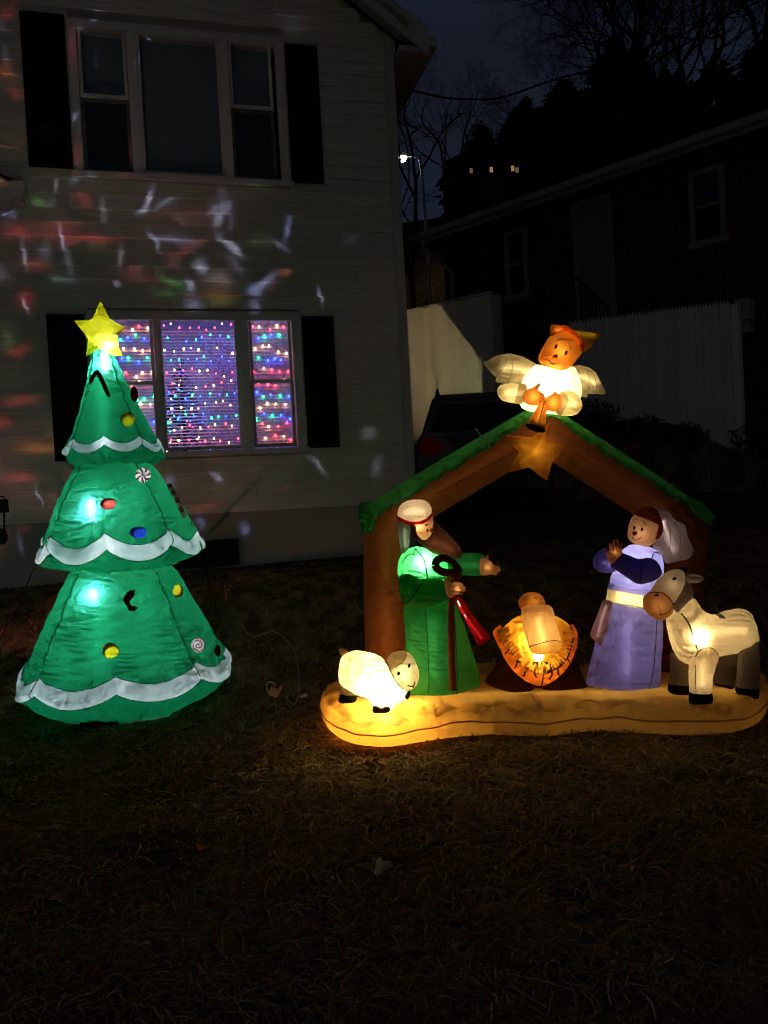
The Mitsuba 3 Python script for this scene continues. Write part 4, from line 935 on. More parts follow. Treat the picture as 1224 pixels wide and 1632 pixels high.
def tier(cx, prof, zt, zb, tuck, t0, amp, seams, seed, specs, lean=0.0):
    """prof: (r, z) from the neck down to the trim's upper edge; zt, zb: (r, z) of the trim edges at the lobes; tuck: (r, z) rows of the underside"""
    c0 = TXY + np.array([cx, 0, 0]); rows = []; kind = []
    pr = np.array(prof); tt = np.linspace(0, 1, len(pr)); nb = 96
    for q in np.linspace(0, 1, nb):
        r = np.interp(q, tt, pr[:, 0]); z = np.interp(q, tt, pr[:, 1]); w = max(0, (q - .35) / .65) ** 1.6
        rows.append((r + 0 * th, z + w * lobes(th, t0, amp))); kind.append(0)
    kind[-1] = 1
    for q in np.linspace(0, 1, 16)[1:]:
        r = zt[0] + (zb[0] - zt[0]) * q; z = zt[1] + (zb[1] - zt[1]) * q; puff = .016 * math.sin(math.pi * q)
        rows.append((r + puff + .012 * (np.abs(np.sin(4 * (th - t0))) - .5), z + lobes(th, t0, amp))); kind.append(1)
    kind[-1] = 2
    last = rows[-1]; tk = np.array(tuck); ts = np.linspace(0, 1, 28)[1:]
    for q in ts:
        r = np.interp(q, np.linspace(0, 1, len(tk)), tk[:, 0]); z = np.interp(q, np.linspace(0, 1, len(tk)), tk[:, 1]); f = (1 - q) ** 2.4
        rows.append((r * (1 - f) + last[0] * f - .006 * f, z * (1 - f) + last[1] * f)); kind.append(2)
    R_ = np.array([a for a, b in rows]); Z = np.array([b for a, b in rows]); n = len(rows); K = np.array(kind)
    # wrinkles: pulled cloth beside the vertical seams, gathers along the trim
    TH = np.broadcast_to(th, R_.shape); D = np.full(R_.shape, 9.0)
    for s in seams:
        dd = np.abs((TH - s + np.pi) % (2 * np.pi) - np.pi) * R_; D = np.minimum(D, dd)
    wv = .014 * np.exp(-D / .09) * (2 * meshkit.noise(np.stack([Z * 42, D * 6, TH * 2], -1), seed) - 1) - .010 * np.exp(-(D / .010) ** 2)
    wv += .011 * (2 * meshkit.fbm(np.stack([TH * R_ * 4 + Z * 3, Z * 16 - TH * R_ * 5, TH * 0], -1), 3, seed + 1) - 1)
    zt_ = Z[nb - 1][None]; e = np.exp(-np.abs(Z - zt_) / .06) * (np.arange(n) < nb)[:, None]
    wv += .013 * e * (2 * meshkit.noise(np.stack([TH * R_[:nb].max() * 30, Z * 5, 0 * Z], -1), seed + 2) - 1)
    wv += .014 * (K[:, None] == 1) * (2 * meshkit.noise(np.stack([TH * R_.max() * 22, Z * 9, 0 * Z], -1), seed + 3) - 1)
    pl = np.clip((np.arange(n)[:, None] - nb - 14) / 9, 0, 1) * np.clip((n - 1 - np.arange(n)[:, None]) / 5, 0, 1) * (K[:, None] == 2)
    wv += .035 * pl * (np.abs(np.sin(8 * (TH - t0) + 1.4 * np.sin(3 * TH))) ** .7 - .5) * (.5 + meshkit.noise(np.stack([TH * 3, 0 * Z, 0 * Z], -1), seed + 8))
    wv += .06 * (K[:, None] == 2) * np.clip((np.arange(n)[:, None] - nb - 14) / 6, 0, 1) * (2 * meshkit.fbm(np.stack([TH * R_.max() * 9, Z * 4, 0 * Z], -1), 3, seed + 4) - 1)
    wv += -.012 * np.exp(-((np.arange(n)[:, None] - (nb + 14)) / 1.2) ** 2)
    # flat-sided panels: cloth bows out less between the four seams
    R_ = R_ * (1 + .012 * np.cos(4 * (TH - seams[0]))) + wv
    LX = lean * (Z.max() - Z) / (Z.max() - Z.min())
    V = np.stack([c0[0] + LX + R_ * np.sin(TH), c0[1] - R_ * np.cos(TH), Z], -1)
    i, j = np.meshgrid(np.arange(n - 1), np.arange(NT), indexing='ij'); j2 = (j + 1) % NT
    q = np.stack([i * NT + j, (i + 1) * NT + j, (i + 1) * NT + j2, i * NT + j2], -1).reshape(-1, 4); fk = np.repeat(np.where(np.arange(n - 1) < nb - 1, 0, np.where(np.arange(n - 1) < nb + 14, 1, 2)), NT)
    VV = V.reshape(-1, 3); px = proj(VV[q].mean(1)); tq = TH[:-1].ravel(); facing = np.cos(tq - VIEW) > -.1
    code = np.where(fk == 0, 0, np.where(fk == 1, 1, 2)).astype(int); pieces = []
    for sp in specs:
        m = sp(px) & facing & (fk == 0); code[m & (code == 0)] = 10 + len(pieces); pieces.append(sp)
    return VV, q, code, (c0, R_, Z, n, nb, LX)


def tri_of(V, q, off=0.0, c0=None):
    us, inv = np.unique(q.ravel(), return_inverse=True); v = V[us].copy()
    if off and c0 is not None:
        d = v - c0; d[:, 2] = 0; d /= np.linalg.norm(d, axis=1, keepdims=True); v = v + d * off
    return v, inv.reshape(-1, 4)


def in_ell(cx, cy, rx, ry): return lambda p: ((p[:, 0] - cx) / rx) ** 2 + ((p[:, 1] - cy) / ry) ** 2 < 1


def in_poly(pts):
    g = Polygon(pts).buffer(0); return lambda p: shapely.contains_xy(g, p[:, 0], p[:, 1])


RED, BLUE, YEL, DKR = (.62, .035, .03), (.015, .05, .55), (.72, .66, .015), (.10, .008, .008)
cane1 = [(141.7, 610.5), (145, 599), (151, 590.5), (156, 590), (160.5, 594), (168, 610.5), (176, 630), (174, 633.5), (170, 630), (164.6, 620), (156.4, 601), (153, 598.5), (149, 604), (146.6, 612)]
cane2 = [(195.6, 955.6), (201, 946), (207.6, 939.8), (215, 940), (214.5, 948), (211, 954), (205.5, 959), (210, 965), (219.6, 968), (216, 974.5), (208, 975), (203, 968)]
VIEW = math.atan2(-TX, 5.75)                        # bearing of the viewer from the tree


def rad(a): return math.radians(a) + VIEW


tiers = [
    dict(cx=.0, prof=[(.352, 1.06), (.40, 1.0), (.50, .80), (.60, .60), (.665, .43), (.72, .315)], zt=(.72, .315), zb=(.768, .200), tuck=[(.71, .16), (.60, .06), (.5, .035), (.46, .012)], t0=rad(-6.4), amp=.085, hot=[(143, 953, .06, .05, 280)], poles=[(-.16, -.1, .25, .95, 23, .03), (.12, .1, .2, .9, 11, .03), (-.35, -.28, .2, .5, 12, .02), (.38, -.15, .2, .45, 8, .02)], seams=[rad(a) for a in (-54, 37.5, 128, 218)], seed=21,
         specs=[('yellow_ornament', (284, 942, 8.5, 10.5), YEL, (-3, -3)), ('yellow_ornament', (176, 1037, 13, 12.5), YEL, (3, 4.5)), ('peppermint', (316, 1028, 11, 12), 'spiral', 0), ('candy_cane', cane2, DKR, None)]),
    dict(cx=-.01, lean=.035, prof=[(.258, 1.83), (.315, 1.76), (.425, 1.57), (.50, 1.39), (.55, 1.245)], zt=(.55, 1.245), zb=(.585, 1.133), tuck=[(.56, 1.09), (.42, 1.075), (.352, 1.07), (.348, 1.055)], t0=rad(-11), amp=.10, hot=[(141, 815, .055, .07, 280)], poles=[(-.14, -.02, 1.15, 1.72, 19, .025), (.12, .04, 1.15, 1.7, 11, .025)], seams=[rad(a) for a in (-57, 34, 124, 214)], seed=22,
         specs=[('peppermint', (228, 757, 12, 11.5), 'mint', 0), ('red_ornament', (172, 803, 13, 9), RED, (3, 2)), ('blue_ornament', (220.5, 848.5, 13.5, 9.5), BLUE, (4, 2.5))]),
    dict(cx=-.045, lean=.055, prof=[(.072, 2.70), (.085, 2.63), (.15, 2.42), (.225, 2.21), (.30, 2.03), (.325, 1.965)], zt=(.325, 1.965), zb=(.348, 1.898), tuck=[(.33, 1.865), (.29, 1.84), (.262, 1.83), (.256, 1.82)], t0=rad(-12), amp=.06, hot=[(168, 578, .035, .07, 260)], poles=[(-.03, 0, 1.92, 2.45, 17, .02)], seams=[rad(a) for a in (-58, 34, 124, 214)], seed=23,
         specs=[('yellow_ornament', (204, 668, 11.5, 11.5), YEL, (2.5, 4)), ('candy_cane', cane1, DKR, None)])]
for ti, d in enumerate(tiers):
    spx = [in_ell(*s[1]) if isinstance(s[1], tuple) else in_poly(s[1]) for s in d['specs']]
    V, q, code, (c0, R_, Z, n, nb, LX) = tier(d['cx'], d['prof'], d['zt'], d['zb'], d['tuck'], d['t0'], d['amp'], d['seams'], d["seed"], spx, d.get("lean", 0.0))
    k = upart(XT + '__tier')
    if ti == 0: tag(k, 'lowest and widest tier of the inflatable tree')
    add(k + '__panel', tri_of(V, q[code == 0]), GREEN, 'fabric', True, .05, 14)
    add(k + '__trim', tri_of(V, q[code == 1]), SNOW, 'fabric', True, .06, 14)
    add(k + '__underside', tri_of(V, q[code == 2]), (.004, .18, .075), 'fabric', True, .05, 14)
    for si, (nm, geo, colr, ov) in enumerate(d['specs']):
        fq = q[code == 10 + si]; pc = proj(V[fq].mean(1))
        if colr in ('mint', 'spiral'):
            x, y = pc[:, 0] - geo[0], pc[:, 1] - geo[1]; r_ = np.hypot(x, y) / geo[2]; a = np.arctan2(y, x)
            m = np.sin(7 * a + 3.2 * r_) > .15 if colr == 'mint' else np.sin(a + 15 * r_) > .25
            add(f'{k}__{nm}', tri_of(V, fq[~m]), (.80, .78, .80), 'fabric'); add(f'{k}__{nm}_stripe', tri_of(V, fq[m]), (.16, .015, .05), 'fabric')
        else:
            add(f'{k}__{nm}', tri_of(V, fq), colr, 'matte' if colr is DKR else 'fabric')
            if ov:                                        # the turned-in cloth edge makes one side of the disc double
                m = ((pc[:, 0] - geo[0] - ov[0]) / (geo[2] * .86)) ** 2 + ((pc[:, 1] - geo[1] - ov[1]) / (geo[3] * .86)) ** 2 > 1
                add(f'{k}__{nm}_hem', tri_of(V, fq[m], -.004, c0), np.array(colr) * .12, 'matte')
    cam_ = V - EYE; pxv = proj(V); fc = ((V - c0)[:, 0] * cam_[:, 0] + (V - c0)[:, 1] * cam_[:, 1]) < 0
    for hx, hy, gap, ln, pw in d['hot']:              # bulbs on the cord inside, close behind the cloth
        i_ = np.where(fc)[0][np.argmin(((pxv[fc] - (hx, hy)) ** 2).sum(1))]; o_ = (V[i_] - c0) * [1, 1, 0]; rr_ = np.linalg.norm(o_); q_ = c0 + o_ * (1 - gap / rr_); q_[2] = V[i_, 2]
        emit(k + '__lamp', tube([q_ - [0, 0, ln], q_ - [0, 0, ln * .92], q_ + [0, 0, ln * .92], q_ + [0, 0, ln]], [.010, .02, .02, .010], 10), np.array([1.25, 1.0, .85]) * pw * 1.5, 1.0)
    for ox, oy, z0_, z1_, pw, rs_ in d['poles']:
        emit(k + '__added_glow_tube', tube([c0 + [ox, oy, z0_], c0 + [ox, oy, z1_]], rs_, 10), LW * pw, 1.0)  # added lit tubes for the even glow inside the tier
    # sewn seams: vertical, and along both edges of the trim
    for s in d['seams']:
        j = int(round((s % (2 * np.pi)) / (2 * np.pi) * NT)) % NT
        P = np.stack([c0[0] + LX[:nb + 15, j] + (R_[:nb + 15, j] + .003) * np.sin(th[j]), c0[1] - (R_[:nb + 15, j] + .003) * np.cos(th[j]), Z[:nb + 15, j]], 1)
        add(k + '__seam', tube(P[::2], .0030, 5), (.004, .06, .028), 'fabric')
    for rr in (nb - 1, nb + 14):
        P = np.stack([c0[0] + LX[rr] + (R_[rr] + .003) * np.sin(th), c0[1] - (R_[rr] + .003) * np.cos(th), Z[rr]], 1); P = np.vstack([P, P[:1]])
        add(k + '__seam', tube(P[::2], .0022, 5), (.02, .12, .07), 'fabric')
# star
stp = [(160, 479), (175, 508), (201, 523), (188, 534), (189, 552), (196, 568), (178, 566), (158, 556), (136, 569), (141, 542), (132, 529), (118, 511), (147, 509)]
star = Puff(stp, 5.66, k=.62, step=2.0, smooth=False, pucker=(.8, 6, .25), seed=31)
star.part(XT + '__star', YEL)
star.seam(XT + '__star_seam', [(147, 509.5), (158, 504), (166, 504), (175, 508.5)], (.2, .18, .01), .5)
q = at(174, 550, 5.66); lamp(XT + '__lamp', q, LW * 900, .016, .8, R=.022)
# pieces that stand out at the right silhouette
cn = spline([at(269, 772, 5.72), at(281, 795, 5.7), at(294, 824, 5.68)], 25)
for i in range(8):
    add(XT + '__striped_cane', tube(cn[i * 3:i * 3 + 4], .018, 8), [(.35, .03, .02), (.55, .5, .4)][i % 2], 'matte')
for px, py, rx, rz, Yq in ((214, 628, .026, .055, 5.62), (347, 1037, .022, .045, 5.7)):
    add(XT + '__red_ornament', ball(at(px, py, Yq), (rx, .04, rz), 3), (.35, .015, .012), 'fabric')
add(XT + '__base', trimesh.creation.box((.26, .3, .10), trimesh.transformations.translation_matrix([TXY[0] - .05, 5.40, .05])), (.008, .008, .008), smooth=False)
add(XT + '__grommet', ball(at(125, 757, 5.6), (.02, .02, .012), 2), (.01, .01, .01))
for i, (a, b) in enumerate(((at(122, 758, 5.6), at(-30, 980, 6.3)), (at(305, 832, 5.75), at(345, 890, 6.9)))):
    b = np.array([b[0], b[1], float(G(b[0], b[1]))])
    k = f'tether_rope' + ('' if i == 0 else '_001'); tag(k, ('thin black guy rope running from the inflatable tree to the left edge', 'short guy rope from the right side of the inflatable tree towards the wall vent')[i], 'rope')
    add(k, tube([a, (a + b) / 2 - [0, 0, .02], b], .005, 5), (.015, .012, .012))

# ------------------------------------------------------------------ nativity stable: cushion, arch, roof cloth, star
NS = 'inflatable_stable'; tag(NS, 'inflatable brown arch with green roof and orange star on a long yellow base cushion', 'inflatable arch')


CUSH = (.64, .36, .085)
cu = Puff(FOOT, k=.62, kb=.5, step=.018, pucker=(.026, .07, 24.0), broad=(.016, 3, 3), seed=41, flat=.10, cap=.13)
pq_ = gnd(858, 1150, .10)
cu.h += .03 * np.exp(-((cu.P[:, 0] - pq_[0]) / .055) ** 2) * np.clip(cu.d / .04, 0, 1) * np.exp(-np.maximum(0, cu.P[:, 1] - pq_[1] - .22) / .08) - .018 * (np.exp(-((cu.P[:, 0] - pq_[0] - .12) / .03) ** 2) + np.exp(-((cu.P[:, 0] - pq_[0] + .11) / .03) ** 2)) * np.clip(cu.d / .03, 0, 1) * np.exp(-cu.d / .15)
cu.hb = np.minimum(cu.hb * 1.7, .093)
cu.part(NS + '__base_cushion', CUSH, var=.05)
e = np.array(cu.poly.exterior.coords); e = np.vstack([e, e[:2]])
nz = .012 * (2 * meshkit.noise(np.stack([e[:, 0] * 9, e[:, 1] * 9, 0 * e[:, 0]], 1), 3) - 1)
add(NS + '__base_cushion_seam', tube(np.stack([e[:, 0], e[:, 1], .10 + nz], 1), .0045, 6), (.55, .26, .05), 'fabric')
ARCH = (.24, .068, .018)
YA = 5.34
ap = LineString([(617, 1100), (614, 940), (613, 832), (740, 755), (862, 684), (975, 757), (1094, 836), (1085, 940), (1076, 1085)])
aout = ap.buffer(34, join_style='round', cap_style='flat')
arch = Puff(aout, YA, k=1.0, step=3.0, smooth=False, pucker=(3.2, 14, .12), broad=(1.6, .06, .10), seed=42)


def jag(pts, amp, n, seed):
    r = np.random.default_rng(seed); p = np.asarray(pts, float); q = np.stack([np.interp(np.linspace(0, len(p) - 1, n), np.arange(len(p)), p[:, i]) for i in (0, 1)], 1)
    return q + r.uniform(-amp, amp, q.shape) * [.5, 1]


RG = (.062, .40, .09)
el, er = [(845, 672), (800, 700), (720, 750), (640, 799), (604, 822)], [(880, 672), (905, 692), (940, 716), (1000, 757), (1060, 795), (1110, 828)]
gl = region(np.vstack([[(868, 600), (868, 668)], jag(el, 3.5, 36, 1), [(596, 848), (574, 850), (540, 815), (540, 740)]]))
gr = region(np.vstack([[(862, 600), (862, 664)], jag(er, 3.5, 36, 2), [(1124, 836), (1160, 830), (1150, 740)]]))
arch.part(NS + '__arch', ARCH, outside=gl.buffer(-3).union(gr.buffer(-3)))
for pts in ([(690, 790), (760, 752), (822, 718)], [(905, 722), (975, 766), (1060, 825)]): arch.seam(NS + '__arch_seam', pts, (.07, .02, .008), .5)
roof = Puff(ap.buffer(38.5, join_style='round', cap_style='flat'), YA, k=1.04, step=2.2, smooth=False, regions=[gl, gr], pucker=(3.4, 14, .14), broad=(4.5, .07, .09), seed=43)
for g_, lb in ((gl, 'left slope of green roof cloth'), (gr, 'right slope of green roof cloth')):
    k = roof.part(NS + '__roof_cloth', RG, region=g_, off=1.2, var=.25); tag(k, lb)
strip(NS + '__added_glow_tube', [(617, 1080), (616, 1000), (614, 900), (622, 836), (740, 755), (862, 688)], YA, np.array([1, .80, .46]) * 3.4, .008, .9, 60)  # added tubes stand in for light bleeding up from the base
strip(NS + '__added_glow_tube', [(862, 688), (975, 757), (1060, 815)], YA, np.array([1, .80, .46]) * 1.6, .008, .5, 40)
strip(NS + '__added_glow_tube', [(618, 1085), (617, 960)], YA, np.array([1, .80, .46]) * 6, .008, .5, 20)
# curled ends of the roof cloth
for i, pts in enumerate(([(572, 802), (588, 798), (600, 806), (603, 820), (595, 832), (590, 846), (582, 842), (577, 848), (570, 828)], [(1098, 792), (1120, 800), (1142, 826), (1134, 829), (1128, 834), (1112, 824), (1096, 808)])):
    Puff(pts, YA - .17, k=.22, step=2.0, smooth=False, pucker=(1.5, 6, .25), broad=(3.0, .12, .12), seed=50 + i).part(NS + '__leaf_flap', np.array(RG) * .9, var=.3)
for pts in (([(757, 683), (763, 690), (770, 703), (776, 720)]), ([(961, 702), (964, 712), (966, 722)])):
    roof.seam(NS + '__tie', pts, (.3, .4, .25), 1.1, off=2.2)
ss = [(876, 672), (872.5, 705), (905, 709), (880, 738), (872, 767), (843, 745), (807, 754), (827, 721), (802, 693), (848, 697)]
st = Puff(ss, 5.12, k=.55, step=2.4, smooth=False, pucker=(.8, 8, .15), broad=(.6, .08, .08), seed=44)
st.part(NS + '__star', (.62, .27, .02))

# ------------------------------------------------------------------ the bearded man in green
JK = 'robed_man_figure'; tag(JK, 'inflatable bearded man in a green robe with a white headscarf and red band', 'inflatable figure')
YJ = 5.0; JG, JG2 = (.045, .40, .10), (.085, .36, .07)
SKIN = (.62, .30, .12)
robe = Puff([(646, 962), (690, 955), (722, 958), (736, 985), (752, 1035), (766, 1088), (750, 1100), (710, 1108), (670, 1108), (650, 1104), (647, 1060), (646, 1010)], YJ, k=.85, step=2.4, regions=[region([(721, 940), (780, 940), (790, 1120), (726, 1120)])], pucker=(1.1, 9, .22), broad=(1.0, .03, .16), seed=61)
rr = region([(721, 940), (780, 940), (790, 1120), (726, 1120)])
robe.part(JK + '__robe', JG, outside=rr); robe.part(JK + '__robe_side_panel', JG2, region=rr)
robe.seam(JK + '__seam', [(676, 966), (679, 1010), (681, 1060), (682, 1104)], (.02, .12, .04), .7)
robe.seam(JK + '__seam', [(721, 960), (724, 1030), (727, 1103)], (.015, .07, .03), .9)
torso = Puff([(640, 884), (652, 874), (668, 871), (692, 880), (712, 896), (716, 930), (708, 962), (680, 972), (652, 970), (640, 955), (635, 925), (634, 900)], YJ - .02, k=.9, step=2.2, pucker=(1.6, 8, .2), broad=(.8, .06, .06), seed=62)
torso.part(JK + '__torso', JG)
arm = Puff([(636, 920), (652, 915), (668, 922), (690, 922), (706, 925), (713, 940), (712, 956), (690, 966), (660, 971), (645, 965), (637, 945)], YJ - .16, k=.75, step=2.2, pucker=(1.2, 7, .2), broad=(.6, .06, .06), seed=63)
arm.part(JK + '__forearm', (.035, .32, .08))
torso.seam(JK + '__seam', [(660, 873), (674, 890), (679, 915), (676, 926)], (.01, .06, .02), .9)
arm.seam(JK + '__seam', [(676, 924), (662, 942), (647, 962)], (.01, .06, .02), .9)
torso.seam(JK + '__seam', [(639, 898), (650, 884), (664, 882)], (.01, .06, .02), .6); torso.seam(JK + '__seam', [(660, 874), (658, 884), (657, 892)], (.01, .06, .02), .6)
ua = Puff([(712, 892), (738, 882), (771, 884), (772, 900), (769, 917), (740, 917), (715, 914)], YJ + .04, k=.9, step=2.2, pucker=(1.0, 7, .2), seed=64)
ua.part(JK + '__sleeve', (.03, .27, .07))
hd_ = [(767, 890), (775, 886), (782, 888), (784, 897), (796, 903), (797, 911), (789, 916.5), (767, 914)]


def mitten(key, base, thumb, fingers, Y, seed, col=SKIN, k=.8):
    """a stuffed cloth hand: palm, a thumb off its side and four short fingers of different lengths, sewn as one puff"""
    g = Polygon(spline(base, 60, True)).buffer(0)
    for (a, b, r0, r1) in [thumb] + fingers:
        g = g.union(Point(a).buffer(r0).union(Point(b).buffer(r1)).convex_hull)
    g = g.buffer(.5).buffer(-.5)
    if g.geom_type != 'Polygon': g = max(g.geoms, key=lambda q: q.area)
    pf = Puff(Polygon(g.exterior), Y, k=k, step=1.5, smooth=False, pucker=(.35, 4, .3), seed=seed); pf.part(key, col); return pf


hp = mitten(JK + '__hand', [(766, 890), (778, 893), (785, 899), (784, 914), (766, 915)], ((776, 893), (777, 887.5), 3.6, 2.6), [((783, 901), (795, 904.5), 2.6, 2.0), ((783, 904.5), (796.5, 908), 2.6, 2.0), ((783, 908), (794.5, 912), 2.6, 2.0), ((782, 911.5), (790, 915.5), 2.5, 1.9)], YJ - .02, 65)
for a, b in (((786, 904), (794, 906.2)), ((786, 907.2), (794, 910)), ((784, 911), (790, 913.5))): hp.seam(JK + '__finger_seam', [a, b], (.25, .1, .04), .35)
# head
face = Puff([(656, 828), (672, 834), (688, 823), (691, 834), (690.5, 846), (684, 856), (676, 861), (666, 856), (660, 845)], YJ - .06, k=1.0, step=1.6, pucker=(.3, 4, .2), seed=66)
face.part(JK + '__face', (.66, .36, .17))
face.patch(JK + '__eye', ellipse(680.8, 845, 1.3, 2.6, .15), (.02, .012, .008)); face.patch(JK + '__eyebrow', ellipse(679.5, 836.5, 3.8, .9, -.35), (.03, .015, .01))
add(JK + '__nose', ball(at(688.5, 845.5, YJ - .15), (.014, .02, .016), 3), (.68, .36, .16), 'fabric')
cap_ = Puff([(633.5, 822), (636, 809), (644, 800.5), (658, 796.5), (675, 797), (685, 804), (688, 815), (686, 824), (672, 831), (655, 833), (640, 830)], YJ - .07, k=.95, step=2, pucker=(.4, 5, .2), seed=67)
cap_.part(JK + '__headscarf', (.70, .56, .40))
cap_.patch(JK + '__headband', [(633, 822), (643, 828), (655, 831.5), (668, 831), (680, 826), (688, 817), (689, 823), (681, 831.5), (668, 837), (654, 837.5), (642, 834), (633.5, 830)], (.60, .016, .02), off=1.4, smooth=False, step=1.4, mat='fabric')
veil = Puff([(633, 829), (643, 834), (653.5, 838), (653, 855), (652, 870), (646, 881), (639, 879), (636, 858)], YJ - .1, k=.5, step=2, pucker=(.5, 5, .15), seed=68)
veil.part(JK + '__veil', (.50, .56, .40))
veil.seam(JK + '__veil_fold', [(640, 838), (641, 858), (643, 876)], (.3, .34, .22), .5)
BR = (.26, .085, .042)
beard = Puff([(654, 842), (661, 839), (664, 850), (670, 858), (677, 862), (686, 857), (691, 849), (690, 836), (695, 832), (705, 842), (717, 854), (732, 871), (737, 886), (726, 890), (712, 884), (693, 883), (676, 872), (662, 858)], YJ - .11, k=.8, step=2.0, pucker=(.8, 6, .18), broad=(.6, .1, .1), seed=69)
beard.part(JK + '__beard', BR)
face.patch(JK + '__hair', [(654, 838), (662, 838), (663, 848), (668, 857), (660, 858), (655, 849)], BR, off=1.0)
sash = Puff([(722, 952), (729, 951), (736, 954), (748, 972), (765, 996), (781.5, 1016), (773, 1023), (763, 1028), (752, 1008), (740, 985), (730, 967)], YJ - .2, k=.28, step=2.0, pucker=(1.0, 6, .14), broad=(1.2, .12, .05), seed=70)
sash.part(JK + '__sash', (.72, .016, .02))
q = at(675, 897, YJ - .07); lamp(JK + '__lamp', q, np.array([1, .98, .72]) * 420, .02, R=.04)
strip(JK + '__added_glow_tube', [(729, 957), (742, 982), (768, 1018)], YJ - .2, np.array([1, .85, .7]) * 1.6, .005, .3)  # added tubes make the sash, sleeve and scarf glow
q = at(729, 938, YJ - .315); lamp(JK + '__lamp', q, np.array([1, .8, .5]) * 6, .012, .3, R=.016)  # added globe lights the hand; no bulb hangs there
q = at(777, 904, YJ - .02); lamp(JK + '__lamp', q, np.array([1, .8, .5]) * 8, .012, .3, R=.016)  # another globe added to light the outstretched hand
strip(JK + '__added_glow_tube', [(680, 866), (700, 866), (722, 878)], YJ - .07, np.array([1, .85, .6]) * 3.5, .010, .4)
strip(JK + '__added_glow_tube', [(735, 900), (762, 900)], YJ + .06, np.array([1, .9, .6]) * 4, .010, .4)
strip(JK + '__added_glow_tube', [(645, 818), (660, 814), (678, 814)], YJ - .03, np.array([1, .86, .6]) * 13, .012, .4)
strip(JK + '__added_glow_tube', [(645, 842), (646, 872)], YJ - .1, np.array([1, .95, .8]) * 2.0, .004, .3)
strip(JK + '__added_glow_tube', [(688, 985), (690, 1080)], YJ + .03, np.array([1, .95, .6]) * 8, .010, .6)
q = at(668, 838, YJ - .04); lamp(JK + '__lamp', q, np.array([1, .86, .6]) * 40, .016, .5, R=.03)  # added globe that brightens the head from within
# crook in his hand
SKK = 'shepherd_crook'; tag(SKK, 'brown crook with a looped head standing in the hand of the bearded green figure', 'staff')
Yc = YJ - .27
stem = [at(*p, Yc) for p in [(722, 1100), (720, 1040), (719, 980), (722, 940), (727, 922), (732, 908)]]
add(SKK + '__stem', tube(spline(stem, 40), .0225, 10), (.26, .08, .035), 'fabric')
ring = Polygon(spline(ellipse(708, 900, 20, 15.5, .35, 12), 60, True)).difference(Polygon(spline(ellipse(711.5, 900.5, 8.5, 4.4, .45, 12), 40, True)))
lp = [at(*p, Yc) for p in [(733, 911), (727, 902), (718, 893), (706, 889), (696, 894), (695, 904), (704, 911), (718, 913), (732, 908.5)]]
add(SKK + '__crook', tube(spline(lp, 60), np.interp(np.linspace(0, 1, 60), [0, .5, .9, 1], [.02, .024, .024, .018]), 12), (.16, .05, .028), 'fabric')
hp = mitten(JK + '__hand', [(708, 922), (716, 927), (724, 933), (727, 946), (718, 953), (711, 946)], ((713, 926), (717, 920.5), 4, 2.8), [((724, 930), (736, 931.5), 2.8, 2.1), ((725, 934.5), (740.5, 936), 2.8, 2.1), ((725, 939), (740, 941), 2.8, 2.1), ((724, 944), (735, 946.5), 2.8, 2.1)], YJ - .315, 71, k=.6)
for a, b in (((728, 933.2), (737, 934)), ((729, 937.3), (738, 938.6)), ((728, 942), (735, 943.8))): hp.seam(JK + '__finger_seam', [a, b], (.25, .1, .04), .35)

# ------------------------------------------------------------------ the woman in lavender
MK = 'robed_woman_figure'; tag(MK, 'inflatable woman in a lavender robe with folded hands and a pale veil', 'inflatable figure')
YM = 4.88; LAV = (.24, .20, .46)
br_ = region([(960, 938), (972, 938.5), (1029, 949), (1060, 953), (1060, 972), (1024, 968), (966, 958), (955, 958)])
mr = Puff([(974, 925), (1010, 930), (1050, 926), (1054, 960), (1055, 1010), (1052, 1060), (1049, 1100), (1020, 1103), (985, 1101), (950, 1095), (934, 1087), (945, 1045), (956, 1000), (966, 958)], YM, k=.85, step=2.4, regions=[br_], pucker=(1.0, 9, .2), broad=(.6, .05, .05), seed=81)
mr.part(MK + '__robe', LAV, outside=br_); mr.part(MK + '__belt', (.90, .70, .28), region=br_)
mr.seam(MK + '__seam', [(1037, 968), (1033, 1030), (1027, 1100)], (.10, .09, .2), .7)
mr.seam(MK + '__seam', [(966, 958.5), (1000, 962), (1024, 968), (1052, 970)], (.15, .12, .2), .6)
mt = Puff([(972, 938), (976, 912), (984, 890), (993, 876), (1006, 868), (1030, 870), (1049, 878), (1056, 890), (1057, 912), (1052, 940), (1030, 950), (1000, 944)], YM - .01, k=.9, step=2.2, pucker=(.9, 8, .2), broad=(.5, .06, .06), seed=82)
mt.part(MK + '__torso', (.46, .44, .78))
mt.seam(MK + '__seam', [(1040, 925), (1039, 940)], (.1, .08, .2), .7); mt.seam(MK + '__seam', [(1031, 890), (1034, 883), (1041, 879), (1048, 882)], (.08, .06, .16), .8)
s1 = Puff([(945, 897), (949, 884), (958, 876), (968, 874), (972, 886), (978, 900), (980, 911), (962, 913), (949, 907)], YM - .08, k=.85, step=2.2, pucker=(.8, 6, .2), seed=83); s1.part(MK + '__sleeve', (.17, .13, .42))
s2 = Puff([(986, 880.5), (1000, 884), (1017, 890.5), (1035, 889), (1048, 896), (1055, 912), (1050, 921), (1036, 928), (1017, 931), (1000, 921), (984, 910), (973, 903), (978, 892)], YM - .20, k=.8, step=2.2, pucker=(.8, 7, .2), seed=84); k = s2.part(MK + '__sleeve', (.13, .095, .30)); tag(k, 'dark purple sleeve across the chest')
s2.seam(MK + '__seam', [(1019, 892), (1018, 910), (1018, 929)], (.03, .02, .06), .7)
